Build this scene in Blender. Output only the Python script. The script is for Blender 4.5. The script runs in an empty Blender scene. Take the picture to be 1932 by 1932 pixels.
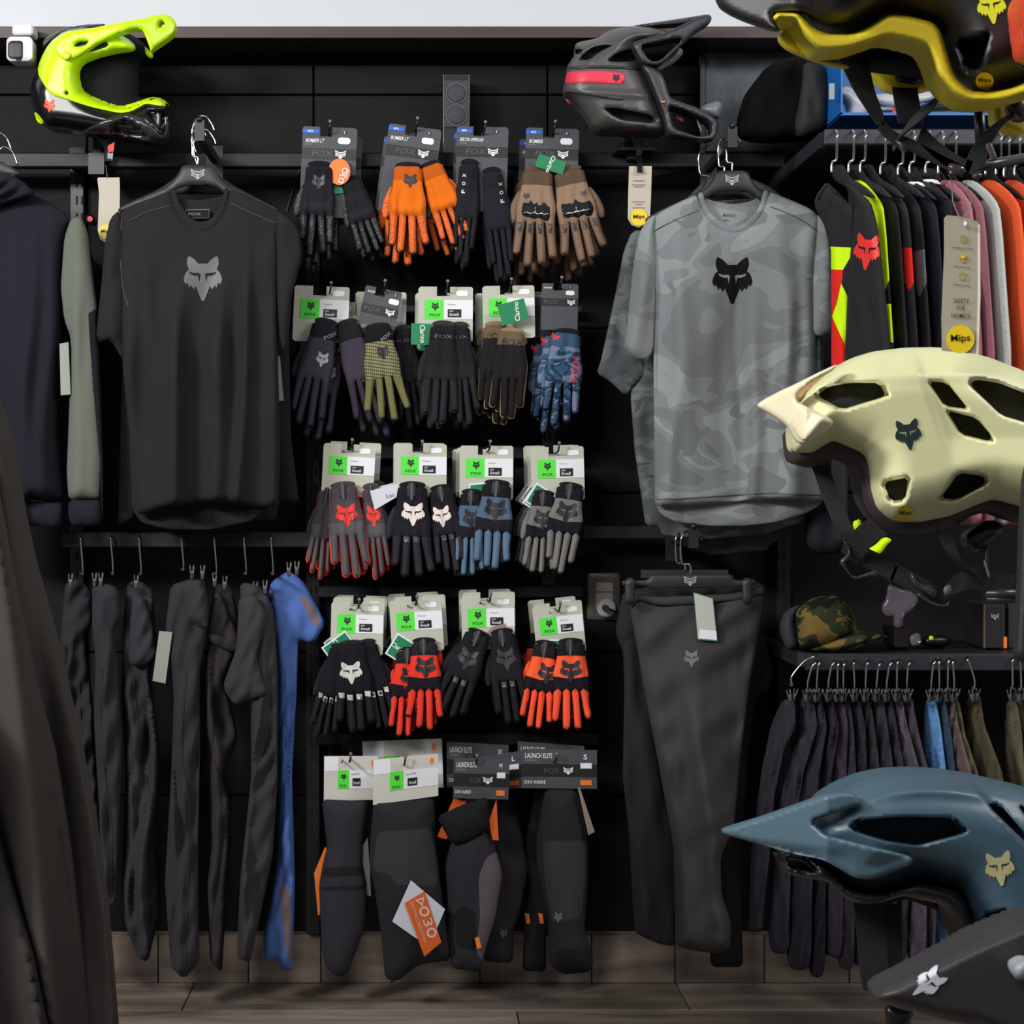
import bpy, bmesh, math, random
import numpy as np
from mathutils import Vector, noise
from mathutils.geometry import delaunay_2d_cdt
SC = bpy.context.scene; COL = SC.collection
# ---- camera (square frame 1932 px; the optical axis meets the picture at CX, CY) ----
F = 2870.0; D = 3.8; CX, CY = 800.0, 930.0; ZC = 1.22
cam = bpy.data.cameras.new('camera'); camo = bpy.data.objects.new('camera', cam); COL.objects.link(camo)
camo.location = (0, -D, ZC); camo.rotation_euler = (math.pi/2, 0, 0)
cam.sensor_fit = 'HORIZONTAL'; cam.sensor_width = 36; cam.lens = F/1932*36
cam.shift_x = (966-CX)/1932; cam.shift_y = -(966-CY)/1932; cam.clip_end = 50; cam.clip_start = .05
cam.dof.use_dof = True; cam.dof.focus_distance = 2.5; cam.dof.aperture_fstop = 20.0
SC.camera = camo
# ---- exposure ----
SC.view_settings.view_transform = 'Standard'; SC.view_settings.look = 'None'
SC.view_settings.exposure = 0.0; SC.view_settings.gamma = 1.0; SC.view_settings.use_curve_mapping = False
SC.cycles.use_denoising = True
# ---- world: even light of a large bright shop ----
w = bpy.data.worlds.new('world'); SC.world = w; w.use_nodes = True
w.node_tree.nodes['Background'].inputs[0].default_value = (.93, .95, 1, 1)
w.node_tree.nodes['Background'].inputs[1].default_value = .21
# ---- ceiling panel lights ----
def area(n, loc, target, sx, sy, power, col=(1, .98, .95)):
    l = bpy.data.lights.new(n, 'AREA'); l.shape = 'RECTANGLE'; l.size = sx; l.size_y = sy; l.energy = power; l.color = col
    o = bpy.data.objects.new(n, l); COL.objects.link(o); o.location = loc
    o.rotation_euler = (Vector(target)-Vector(loc)).to_track_quat('-Z', 'Y').to_euler()
    return o
area('ceiling_light', (-2.6, -3.1, 2.75), (.2, 0, .85), .8, .4, 118)
area('ceiling_light', (2.4, -2.2, 3.0), (.9, 0, 1.1), 1.0, .5, 38)
area('ceiling_light', (-1.6, -4.4, 3.0), (.3, -.3, 1.1), 1.6, .6, 74, (1, .97, .95))
area('ceiling_light', (1.2, -2.6, 3.1), (1.0, -1.8, 1.1), 1.2, .5, 14)

def P(px, py, off=0.0):
    d = D-off
    return ((px-CX)/F*d, -off, ZC-(py-CY)/F*d)
def Z(ox, oy, f, pts):      # coordinates read off an enlargement -> picture coordinates
    return [(ox+x/f, oy+y/f) for x, y in pts]
def lin(c):
    return c/12.92 if c <= .04045 else ((c+.055)/1.055)**2.4
def hx(s, k=1.0):
    return tuple(min(1, lin(int(s[i:i+2], 16)/255)*k) for i in (0, 2, 4))+(1,)
# ---------------------------------------------------------------- materials
_M = {}
def mat(key, rgb='888888', rough=.6, kind='plain', metal=0, bump=0., bs=200., spec=.5, rgb2=None, rgb3=None, sc=8., coat=0, alpha=1, trans=0):
    if key in _M: return _M[key]
    m = bpy.data.materials.new(key); m.use_nodes = True; nt = m.node_tree; N = nt.nodes; L = nt.links
    b = N['Principled BSDF']; col = hx(rgb) if isinstance(rgb, str) else rgb
    b.inputs['Base Color'].default_value = col; b.inputs['Roughness'].default_value = rough
    b.inputs['Metallic'].default_value = metal; b.inputs['Specular IOR Level'].default_value = spec
    b.inputs['Coat Weight'].default_value = coat; b.inputs['Transmission Weight'].default_value = trans
    m.diffuse_color = col
    tc = N.new('ShaderNodeTexCoord')
    def ramp(fac, cols, pos, interp='CONSTANT'):
        r = N.new('ShaderNodeValToRGB'); r.color_ramp.interpolation = interp; e = r.color_ramp.elements
        while len(e) < len(cols): e.new(.5)
        for i, (c, p) in enumerate(zip(cols, pos)): e[i].position = p; e[i].color = hx(c) if isinstance(c, str) else c
        L.new(fac, r.inputs[0]); return r.outputs[0]
    def nz(scale, detail=2, vec=None, dist=0, tex='ShaderNodeTexNoise'):
        n = N.new(tex); n.inputs['Scale'].default_value = scale
        if 'Detail' in n.inputs: n.inputs['Detail'].default_value = detail
        if 'Distortion' in n.inputs: n.inputs['Distortion'].default_value = dist
        L.new(vec or tc.outputs['Object'], n.inputs['Vector']); return n
    if kind == 'camo':
        mp = N.new('ShaderNodeMapping'); mp.inputs['Scale'].default_value = (1, 1, 1.7); L.new(tc.outputs['Object'], mp.inputs[0])
        n1 = nz(sc, 1.2, mp.outputs[0], .9)
        c = ramp(n1.outputs[0], [rgb2, rgb, rgb3, rgb], [0, .42, .53, .62])
        n2 = nz(sc*1.9, 1, mp.outputs[0], 1.2); mx = N.new('ShaderNodeMixRGB'); mx.inputs[2].default_value = hx(rgb2)
        f = ramp(n2.outputs[0], ['000000', 'ffffff'], [0, .6]); L.new(f, mx.inputs[0]); L.new(c, mx.inputs[1])
        L.new(mx.outputs[0], b.inputs['Base Color'])
    elif kind == 'vary':
        n1 = nz(sc, 3); c = ramp(n1.outputs[0], [rgb, rgb2], [.35, .65], 'LINEAR'); L.new(c, b.inputs['Base Color'])
    elif kind == 'wood':
        mp = N.new('ShaderNodeMapping'); mp.inputs['Scale'].default_value = (1.2, 9, 9); L.new(tc.outputs['Object'], mp.inputs[0])
        oi = N.new('ShaderNodeObjectInfo'); ad = N.new('ShaderNodeVectorMath'); L.new(mp.outputs[0], ad.inputs[0]); L.new(oi.outputs['Random'], ad.inputs[1])
        n1 = nz(sc, 6, ad.outputs[0], .6); c = ramp(n1.outputs[0], [rgb2, rgb, rgb3], [.3, .5, .72], 'LINEAR')
        hs = N.new('ShaderNodeHueSaturation'); L.new(c, hs.inputs['Color'])
        mr = N.new('ShaderNodeMapRange'); mr.inputs[3].default_value = .75; mr.inputs[4].default_value = 1.2
        L.new(oi.outputs['Random'], mr.inputs[0]); L.new(mr.outputs[0], hs.inputs['Value']); L.new(hs.outputs[0], b.inputs['Base Color'])
    elif kind == 'dots':
        v = N.new('ShaderNodeTexVoronoi'); v.inputs['Scale'].default_value = sc; v.inputs['Randomness'].default_value = .8
        L.new(tc.outputs['Object'], v.inputs['Vector']); c = ramp(v.outputs['Distance'], [rgb2, rgb], [0, .3]); L.new(c, b.inputs['Base Color'])
    elif kind == 'mesh':
        mp = N.new('ShaderNodeMapping'); mp.inputs['Rotation'].default_value = (0, .7, 0); mp.inputs['Scale'].default_value = (1, .01, .6)
        L.new(tc.outputs['Object'], mp.inputs[0])
        v = N.new('ShaderNodeTexChecker'); v.inputs['Scale'].default_value = sc; v.inputs[1].default_value = hx(rgb); v.inputs[2].default_value = hx(rgb2)
        L.new(mp.outputs[0], v.inputs[0]); L.new(v.outputs[0], b.inputs['Base Color'])
    elif kind == 'stripe':
        wv = N.new('ShaderNodeTexWave'); wv.bands_direction = 'Z'; wv.inputs['Scale'].default_value = sc; L.new(tc.outputs['Object'], wv.inputs['Vector'])
        c = ramp(wv.outputs[1], [rgb2, rgb], [0, .45]); L.new(c, b.inputs['Base Color'])
    if bump:
        n1 = nz(bs, 2); bp = N.new('ShaderNodeBump'); bp.inputs['Strength'].default_value = bump; bp.inputs['Distance'].default_value = .002
        L.new(n1.outputs[0], bp.inputs['Height']); L.new(bp.outputs[0], b.inputs['Normal'])
    _M[key] = m; return m
def cloth(key, rgb, **k):
    k.setdefault('rough', .92); k.setdefault('bump', .35); k.setdefault('bs', 420.); k.setdefault('spec', .25)
    return mat(key, rgb, **k)
# ---------------------------------------------------------------- scene tree
WL = {}
def T(name, label, cat, at, group=None, kind=None):
    """a top-level thing: an Empty at its base; at = world point"""
    o = bpy.data.objects.new(name, None); COL.objects.link(o); o.location = at; o.empty_display_size = .02
    WL[o.name] = Vector(at); o['label'] = label; o['category'] = cat
    if group: o['group'] = group
    if kind: o['kind'] = kind
    return o
def put(name, vs, fs, mats, parent=None, fm=None, smooth=False, sharp=None, at=None, plabel=None):
    base = WL[parent.name] if parent is not None else Vector(at or (0, 0, 0))
    me = bpy.data.meshes.new(name)
    bx, by, bz = base
    me.from_pydata([(v[0]-bx, v[1]-by, v[2]-bz) for v in vs], [], fs)
    for m in (mats if isinstance(mats, (list, tuple)) else [mats]): me.materials.append(m)
    if fm is not None: me.polygons.foreach_set('material_index', fm)
    if smooth: me.polygons.foreach_set('use_smooth', [True]*len(me.polygons))
    me.update()
    if smooth and sharp: me.set_sharp_from_angle(angle=math.radians(sharp))
    o = bpy.data.objects.new(name, me); COL.objects.link(o); WL[o.name] = base
    if parent is not None: o.parent = parent
    else: o.location = base
    if plabel: o['label'] = plabel
    return o
def tag(o, label, cat, group=None):
    o['label'] = label; o['category'] = cat
    if group: o['group'] = group
    return o
def S(o): o['kind'] = 'structure'; return o
def copy_tree(o, dv, label, group=None, k=0):
    c = o.copy(); COL.objects.link(c)
    c.location = Vector(o.location)+Vector(dv); c['label'] = label
    if group: c['group'] = group
    for ch in list(o.children):
        d = ch.copy(); COL.objects.link(d); d.parent = c
        for g in list(ch.children):
            e = g.copy(); COL.objects.link(e); e.parent = d
    return c
# ---------------------------------------------------------------- 2D tools
def chaikin(p, n=1, r=.22, cm=7.):
    p = [tuple(q) for q in p]
    for _ in range(n):
        q = []
        for i in range(len(p)):
            a, b = p[i], p[(i+1) % len(p)]
            l = math.hypot(b[0]-a[0], b[1]-a[1])+1e-9; k = min(r, cm/l)
            q.append((a[0]+(b[0]-a[0])*k, a[1]+(b[1]-a[1])*k)); q.append((b[0]+(a[0]-b[0])*k, b[1]+(a[1]-b[1])*k))
        p = q; cm = cm*.5
    return p
def crom(p, n=4):
    out = []; m = len(p)
    for i in range(m):
        a, b, c, d = (np.array(p[(i+k) % m]) for k in (-1, 0, 1, 2))
        for j in range(n):
            t = j/n
            out.append(tuple(.5*((2*b)+(c-a)*t+(2*a-5*b+4*c-d)*t*t+(3*b-a-3*c+d)*t**3)))
    return out
def resample(p, st):
    out = []
    for i in range(len(p)):
        a, b = p[i], p[(i+1) % len(p)]; l = math.hypot(b[0]-a[0], b[1]-a[1]); n = max(1, int(round(l/st)))
        for j in range(n): out.append((a[0]+(b[0]-a[0])*j/n, a[1]+(b[1]-a[1])*j/n))
    return out
def pip(X, Y, poly):
    ins = np.zeros(X.shape, bool); n = len(poly)
    for i in range(n):
        x1, y1 = poly[i]; x2, y2 = poly[(i+1) % n]
        if y1 == y2: continue
        c = ((y1 > Y) != (y2 > Y)) & (X < (x2-x1)*(Y-y1)/(y2-y1)+x1)
        ins ^= c
    return ins
def pdist(X, Y, poly):
    d = np.full(X.shape, 1e9); n = len(poly)
    for i in range(n):
        x1, y1 = poly[i]; x2, y2 = poly[(i+1) % n]; dx, dy = x2-x1, y2-y1; L2 = dx*dx+dy*dy+1e-9
        t = np.clip(((X-x1)*dx+(Y-y1)*dy)/L2, 0, 1)
        d = np.minimum(d, (X-x1-t*dx)**2+(Y-y1-t*dy)**2)
    return np.sqrt(d)
def tri2d(outer, holes=(), cons=(), st=8., grid=True, lines=(), rings=()):
    pts = []; edges = []
    for loop in [outer]+list(holes)+list(cons):
        b = len(pts); pts += loop; edges += [(b+i, b+(i+1) % len(loop)) for i in range(len(loop))]
    for ln in lines:
        b = len(pts); pts += ln; edges += [(b+i, b+i+1) for i in range(len(ln)-1)]
    if grid:
        A = np.array(outer); x0, y0 = A.min(0); x1, y1 = A.max(0)
        gx, gy = np.meshgrid(np.arange(x0, x1, st), np.arange(y0, y1, st*.87)); gx = gx+(np.arange(gx.shape[0]) % 2)[:, None]*st*.5
        X, Y = gx.ravel(), gy.ravel(); k = pip(X, Y, outer); X, Y = X[k], Y[k]
        for i, lp in enumerate([outer]+list(holes)+list(cons)):
            if len(X): k = pdist(X, Y, lp) > st*.45; X, Y = X[k], Y[k]
        if rings and len(X):
            k = np.ones(X.shape, bool)
            for lp in [outer]+list(holes): k &= pdist(X, Y, lp) > rings[-1]+st*.35
            X, Y = X[k], Y[k]
        pts = pts+list(zip(X.tolist(), Y.tolist()))
    for rg in rings:
        for lp in [outer]+list(holes):
            Q = np.array(lp); e = np.roll(Q, -1, 0)-Q; e /= np.linalg.norm(e, axis=1)[:, None]+1e-9
            n_ = np.stack([-e[:, 1], e[:, 0]], 1); n_ = n_+np.roll(n_, 1, 0); n_ /= np.linalg.norm(n_, axis=1)[:, None]+1e-9
            for sg in (1, -1):
                R_ = Q+n_*rg*sg; x_, y_ = R_[:, 0], R_[:, 1]; k = pip(x_, y_, outer)
                for l2 in [outer]+list(holes): k &= pdist(x_, y_, l2) > rg*.93
                for h_ in holes: k &= ~pip(x_, y_, h_)
                for l2 in cons: k &= pdist(x_, y_, l2) > rg*.4
                pts += list(zip(x_[k].tolist(), y_[k].tolist()))
    r = delaunay_2d_cdt([Vector(p) for p in pts], edges, [], 0, 1e-4)
    V = np.array([(v.x, v.y) for v in r[0]]); Fc = np.array([f for f in r[2] if len(f) == 3], int)
    C = V[Fc].mean(1); k = pip(C[:, 0], C[:, 1], outer)
    for h in holes: k &= ~pip(C[:, 0], C[:, 1], h)
    a = V[Fc]; ar = np.abs((a[:, 1, 0]-a[:, 0, 0])*(a[:, 2, 1]-a[:, 0, 1])-(a[:, 2, 0]-a[:, 0, 0])*(a[:, 1, 1]-a[:, 0, 1]))
    k &= ar > 1e-6
    Fc = Fc[k]
    used = np.unique(Fc); re = -np.ones(len(V), int); re[used] = np.arange(len(used))
    V = V[used]; Fc = re[Fc]
    a = V[Fc]; s = (a[:, 1, 0]-a[:, 0, 0])*(a[:, 2, 1]-a[:, 0, 1])-(a[:, 2, 0]-a[:, 0, 0])*(a[:, 1, 1]-a[:, 0, 1])
    f = Fc.copy(); f[s > 0] = Fc[s > 0][:, ::-1]     # so that the front (towards -y) faces out
    return V, f
def PM(off0, kx=0, px0=0, ky=0, py0=0):
    return lambda x, y, h=0.: P(x, y, off0+kx*(x-px0)+ky*(y-py0)+h)
def folds(seed, amp, wl, ang=0., warp=.6, sharp=False):
    R = random.Random(seed); ws = [(wl*R.uniform(.7, 1.4), R.uniform(0, 6.3), R.uniform(-.25, .25)+ang, R.uniform(.5, 1)) for _ in range(4)]
    wv = R.uniform(150, 260); ph = R.uniform(0, 6)
    def f(X, Y):
        s = 0
        for l, p, a, k in ws:
            u = (X*math.cos(a)+Y*math.sin(a))/l*6.283+p+warp*np.sin(Y/wv*6.28+ph+p)
            s = s+k*((1-np.abs(np.sin(u/2)))*2-1 if sharp else np.sin(u))
        return amp*s/2.2
    return f
def drape(seed, x0, x1, y0, y1, n=7, amp=.02, wd=12., lean=0., start=.25, wob=.25):
    """hanging folds: long soft ridges that deepen downwards"""
    R = random.Random(seed); rs = []
    for i in range(n):
        rs.append((x0+(x1-x0)*(i+.5+R.uniform(-.3, .3))/n, wd*R.uniform(.6, 1.5), amp*R.uniform(.5, 1.15)*(1 if R.random() > .25 else -.7), R.uniform(-.06, .06)+lean, R.uniform(0, 6.3), R.uniform(0, .5)*start*2, R.uniform(.7, 1.6)))
    H = y1-y0
    def f(X, Y):
        z = X*0.; v = (Y-y0)/H
        for c, w_, a_, l, ph, s_, fr in rs:
            cx = c+l*(Y-y0)+wob*w_*np.sin(v*6.28*fr+ph)*1.6
            g = np.clip((v-s_)/.3, .0, 1)
            u = (X-cx)/(w_*(1+.5*v)); z = z+a_*g*np.exp(-u*u)*(1-.35*np.tanh(u*2))
        return z
    return f
class Surf: pass
def inflate(name, poly, m, mats, parent=None, h=.02, hb=None, w=None, st=8., regs=(), fold=None, smooth=1, pw=.5, edge=.0006,
            holes=(), sharp=None, at=None, plabel=None, lines=(), lift=0., host=None, over=None):
    """A closed solid: outline poly (px), thickness from the distance to its edge, regs = coloured or sunk areas, holes go through."""
    hb = h if hb is None else hb
    if smooth: poly = chaikin(poly, smooth)
    poly = resample(poly, st); A = np.array(poly); ext = (A.max(0)-A.min(0)).min(); w = w or ext*.5
    cons = []; rr = []
    for r in regs:
        p = r['p']
        if r.get('s', 1): p = chaikin(p, r.get('s', 1))
        inner = resample(p, st); c = np.array(inner).mean(0); q = dict(r); q['in'] = inner; cons.append(inner)
        if r.get('push'):
            g = r.get('gap', 1.22); outer = [(c[0]+(x-c[0])*g, c[1]+(y-c[1])*g) for x, y in inner]
            outer = resample(outer, st); cons.append(outer); q['out'] = outer
            q['gw'] = max(.8, float(np.min(pdist(np.array(inner)[:, 0], np.array(inner)[:, 1], outer)))*.96)
        rr.append(q)
    hl = [resample(chaikin(x, 1), st) for x in holes]
    rg_ = [x for x in (min(.1*w, .22*st), min(.33*w, .6*st)) if x > .25]
    V, Fc = tri2d(poly, hl, cons, st, lines=lines, rings=rg_)
    def hf(X, Y, k=1):
        d = pdist(X, Y, poly)
        for x in hl: d = np.minimum(d, pdist(X, Y, x)*1.5)
        t = np.clip(d/w, 0, 1); pr = (1-(1-t)**2)**pw
        z = h*pr+lift
        if fold is not None: z = z+fold(X, Y)*np.clip(d/(w*.35), 0, 1)
        for q in rr:
            if 'out' in q:
                ins = pip(X, Y, q['out'])
                if ins.any():
                    e = np.clip(pdist(X, Y, q['out'])/q['gw'], 0, 1)*(ins)
                    z = z+q['push']*e*k
            elif q.get('raise'):
                ins = pip(X, Y, q['in'])
                z = z+q['raise']*ins*np.clip(pdist(X, Y, q['in'])/4., 0, 1)
        return z
    X, Y = V[:, 0], V[:, 1]; zf = hf(X, Y)
    d = pdist(X, Y, poly)
    for x in hl: d = np.minimum(d, pdist(X, Y, x)*1.5)
    t = np.clip(d/w, 0, 1); zb = -hb*(1-(1-t)**2)**pw
    if fold is not None: zb = zb+fold(X, Y)*np.clip(d/(w*.35), 0, 1)*.8
    zf = np.maximum(zf, zb+edge)
    n = len(V)
    B = host.hf(X, Y) if host is not None else X*0; m = host.m if host is not None else m
    if over is not None: B = np.maximum(0, over[1]+over[0].hf(X, Y)+.003-m.off(X))
    vs = [m(x, y, z) for x, y, z in zip(X.tolist(), Y.tolist(), (B+zf+edge).tolist())]
    vb = [m(x, y, b_) for x, y, b_ in zip(X.tolist(), Y.tolist(), B.tolist())]
    o0 = m(*poly[0], 0.); nrm = np.array(m(*poly[0], 1.))-np.array(o0); nrm = nrm/np.linalg.norm(nrm)
    mirror = [(b[0], b[1]-(z-edge), b[2]) for b, z in zip(vb, zb.tolist())]
    vs += mirror
    F1 = Fc.tolist(); fs = F1+[[a[2]+n, a[1]+n, a[0]+n] for a in F1]
    ed = {}
    for f in F1:
        for i in range(3): ed[(f[i], f[(i+1) % 3])] = 1
    for (a, b) in list(ed):
        if (b, a) not in ed: fs.append([b, a, a+n, b+n])
    C = V[Fc].mean(1); mi = np.zeros(len(Fc), int)
    for q in rr:
        if 'm' in q: mi[pip(C[:, 0], C[:, 1], q['in'])] = q['m']
    fm = mi.tolist()+mi.tolist()+[0]*(len(fs)-2*len(F1))
    if any(q.get('front') for q in rr): fm = mi.tolist()+[0]*(len(fs)-len(F1))
    o = put(name, vs, fs, mats, parent, fm, True, sharp, at, plabel)
    s = Surf(); s.o = o; s.m = m; s.hf = lambda x, y: (hf(x, y)*pip(x, y, poly)+edge)+(host.hf(x, y) if host is not None else 0); s.poly = poly
    return s
def depth(s, X, Y):
    return s.hf(X, Y)
def decal(name, loops, s, mt, parent, lift=.0012, st=5., holes=(), thick=.0008, plabel=None):
    """thin raised print that follows the surface s; loops are px outlines"""
    vs = []; fs = []
    for lp in loops:
        hh = [x for x in holes]
        V, Fc = tri2d(resample(lp, st), hh, (), st)
        zz = s.hf(V[:, 0], V[:, 1])+lift; n = len(V); b = len(vs)
        vs += [s.m(x, y, z) for x, y, z in zip(V[:, 0].tolist(), V[:, 1].tolist(), zz.tolist())]
        vs += [s.m(x, y, z-thick) for x, y, z in zip(V[:, 0].tolist(), V[:, 1].tolist(), zz.tolist())]
        F1 = Fc.tolist(); fs += [[i+b for i in f] for f in F1]+[[f[2]+b+n, f[1]+b+n, f[0]+b+n] for f in F1]
        ed = set((f[i], f[(i+1) % 3]) for f in F1 for i in range(3))
        for a, c in ed:
            if (c, a) not in ed: fs.append([c+b, a+b, a+b+n, c+b+n])
    return put(name, vs, fs, mt, parent, plabel=plabel)
def flat(m, h=0.):
    s = Surf(); s.m = m; s.hf = lambda X, Y: np.zeros(np.shape(X))+h; return s
class Fr:
    """local drawing frame: u right, v down, turned by ang degrees clockwise"""
    def __init__(s, cx, cy, ang=0., k=1., kx=None):
        s.c, s.s, s.x, s.y, s.k, s.kx = math.cos(math.radians(ang)), math.sin(math.radians(ang)), cx, cy, k, kx or k
    def __call__(s, u, v):
        u *= s.kx; v *= s.k
        return (s.x+u*s.c-v*s.s, s.y+u*s.s+v*s.c)
    def L(s, pts): return [s(*p) for p in pts]
def rrect(x0, y0, x1, y1, r=3, n=3):
    o = []
    for cx, cy, a in ((x1-r, y0+r, -90), (x1-r, y1-r, 0), (x0+r, y1-r, 90), (x0+r, y0+r, 180)):
        for i in range(n+1):
            t = math.radians(a+90*i/n); o.append((cx+r*math.cos(t), cy+r*math.sin(t)))
    return o
def circ(cx, cy, rx, ry=None, n=18):
    ry = ry or rx
    return [(cx+rx*math.cos(6.2832*i/n), cy+ry*math.sin(6.2832*i/n)) for i in range(n)]
def plate(name, poly, m, mt, parent=None, th=.001, holes=(), plabel=None, st=40., bend=None, at=None):
    V, Fc = tri2d(poly, holes, (), st, grid=bend is not None); n = len(V)
    z = bend(V[:, 0], V[:, 1]) if bend is not None else np.zeros(n)
    vs = [m(x, y, q) for x, y, q in zip(V[:, 0].tolist(), V[:, 1].tolist(), z.tolist())]+[m(x, y, q-th) for x, y, q in zip(V[:, 0].tolist(), V[:, 1].tolist(), z.tolist())]
    F1 = Fc.tolist(); fs = F1+[[f[2]+n, f[1]+n, f[0]+n] for f in F1]
    ed = set((f[i], f[(i+1) % 3]) for f in F1 for i in range(3))
    for a, b in ed:
        if (b, a) not in ed: fs.append([b, a, a+n, b+n])
    return put(name, vs, fs, mt, parent, plabel=plabel, at=at)
# ---------------------------------------------------------------- 3D tools
def boxv(x0, x1, y0, y1, z0, z1):
    v = [(x, y, z) for x in (x0, x1) for y in (y0, y1) for z in (z0, z1)]
    return v, [[0, 1, 3, 2], [4, 6, 7, 5], [0, 4, 5, 1], [2, 3, 7, 6], [0, 2, 6, 4], [1, 5, 7, 3]]
def join(parts):
    vs, fs = [], []
    for v, f in parts:
        b = len(vs); vs += list(v); fs += [[i+b for i in q] for q in f]
    return vs, fs
def bev(o, wd=.002, seg=1):
    md = o.modifiers.new('bevel', 'BEVEL'); md.width = wd; md.segments = seg; md.limit_method = 'ANGLE'; return o
def pbox(name, x0, y0, x1, y1, o0, o1, mt, parent=None, b=.002, at=None, plabel=None):
    """box whose front face (distance o1 from the wall) fills the px rectangle"""
    a = P(x0, y0, o1); c = P(x1, y1, o1)
    o = put(name, *boxv(a[0], c[0], -o1, -o0, c[2], a[2]), mt, parent, at=at, plabel=plabel)
    return bev(o, b) if b else o
def tube(pts, r, seg=8, cap=True):
    pts = [Vector(p) for p in pts]; vs = []; fs = []; n = len(pts); up = None
    rs = r if isinstance(r, (list, tuple)) else [r]*n
    for i, p in enumerate(pts):
        t = (pts[min(i+1, n-1)]-pts[max(i-1, 0)]).normalized()
        if up is None: up = t.orthogonal().normalized()
        up = (up-t*up.dot(t)).normalized(); sd = t.cross(up)
        for k in range(seg):
            a = 6.28318*k/seg; vs.append(p+(up*math.cos(a)+sd*math.sin(a))*rs[i])
    for i in range(n-1):
        for k in range(seg):
            a = i*seg+k; b = i*seg+(k+1) % seg; fs.append([a, b, b+seg, a+seg])
    if cap: fs.append(list(range(seg))[::-1]); fs.append([(n-1)*seg+k for k in range(seg)])
    return vs, fs
def ribbon(pts, wv, th=.0016):
    """flat strap along world pts; wv = half-width vector(s)"""
    vs = []; fs = []; n = len(pts)
    for i, p in enumerate(pts):
        p = Vector(p); w_ = Vector(wv[i] if isinstance(wv, list) else wv)
        t = (Vector(pts[min(i+1, n-1)])-Vector(pts[max(i-1, 0)])).normalized(); nn = t.cross(w_).normalized()*th
        vs += [p-w_-nn, p+w_-nn, p+w_+nn, p-w_+nn]
    for i in range(n-1):
        a = i*4
        for k in range(4): fs.append([a+k, a+(k+1) % 4, a+4+(k+1) % 4, a+4+k])
    fs += [[3, 2, 1, 0], [(n-1)*4+k for k in range(4)]]
    return vs, fs
def ball(c, r, sy=1, sz=1, n=10, m=7):
    vs = []; fs = []
    for j in range(m+1):
        t = math.pi*j/m
        for i in range(n):
            a = 6.28318*i/n; vs.append((c[0]+r*math.sin(t)*math.cos(a), c[1]+r*sy*math.sin(t)*math.sin(a), c[2]+r*sz*math.cos(t)))
    for j in range(m):
        for i in range(n): fs.append([j*n+i, (j+1)*n+i, (j+1)*n+(i+1) % n, j*n+(i+1) % n])
    return vs, fs
def arc3(pts, n=4):
    """smooth open curve through points"""
    P_ = [np.array(p, float) for p in pts]; P_ = [2*P_[0]-P_[1]]+P_+[2*P_[-1]-P_[-2]]; out = []
    for i in range(1, len(P_)-2):
        a, b, c, d = P_[i-1:i+3]
        for j in range(n):
            t = j/n; out.append(tuple(.5*((2*b)+(c-a)*t+(2*a-5*b+4*c-d)*t*t+(3*b-a-3*c+d)*t**3)))
    out.append(tuple(P_[-2])); return out
# ---------------------------------------------------------------- lettering and marks
_TX = {}
def glyphs(s):
    if s in _TX: return _TX[s]
    cu = bpy.data.curves.new('lettering', 'FONT'); cu.body = s; cu.size = 1; cu.resolution_u = 2
    cu.offset = .012
    ob = bpy.data.objects.new('lettering', cu); COL.objects.link(ob)
    dg = bpy.context.evaluated_depsgraph_get(); me = ob.evaluated_get(dg).to_mesh()
    V = np.array([(v.co.x, v.co.y) for v in me.vertices]); Fc = [list(p.vertices) for p in me.polygons]
    ob.evaluated_get(dg).to_mesh_clear(); bpy.data.objects.remove(ob); bpy.data.curves.remove(cu)
    V = V-V.min(0); wd, ht = V.max(0); V[:, 1] = ht-V[:, 1]
    _TX[s] = (V/ht, Fc, wd/ht); return _TX[s]
def text(name, s, fr, u, v, ht, surf, mt, parent, wd=None, lift=.0014, align='l', slant=0.):
    """letters of height ht at (u, v) top-left in frame fr, laid on surf"""
    V, Fc, asp = glyphs(s); W_ = wd or asp*ht; kx = W_/asp
    if align == 'c': u -= W_/2
    q = [fr(u+x*kx+slant*(1-y)*ht, v+y*ht) for x, y in V.tolist()]
    A = np.array(q); zz = surf.hf(A[:, 0], A[:, 1])+lift
    vs = [surf.m(x, y, z) for (x, y), z in zip(q, zz.tolist())]
    return put(name, vs, [f for f in Fc], mt, parent)
HEADH = [(0, .2), (.12, .2), (.21, .1), (.3, .03), (.38, .0), (.42, .1), (.42, .22), (.37, .36), (.44, .42), (.49, .53), (.51, .64), (.46, .75), (.415, .70), (.355, .845), (.32, .77), (.24, .885), (.19, .79), (.04, 1.18), (0, 1.19)]
HEAD = HEADH+[(-x, y) for x, y in HEADH[-2:0:-1]]
EYE = [(.37, .41), (.26, .445), (.11, .445), (.06, .48), (.09, .70), (.13, .52), (.2, .535), (.33, .48)]
EYE2 = [(-x, y) for x, y in EYE][::-1]
def head(name, fr, u, v, s, surf, mt, parent, lift=.0012, ks=.05, plabel=None, sx=1.):
    """animal-head emblem, width s, top centre at (u,v)"""
    q = lambda L: [fr(u+x*s*sx, v+y*s) for x, y in L]
    return decal(name, [q(HEAD)], surf, mt, parent, lift, st=max(2.4, s*.075), holes=[q(EYE), q(EYE2)], plabel=plabel)
LOGO = [[(-.5, -.32), (-.12, -.14), (.12, -.14), (.5, -.32), (.42, -.02), (.46, .16), (.2, .24), (.06, .42), (-.06, .42), (-.2, .24), (-.46, .16), (-.42, -.02)]]
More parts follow.
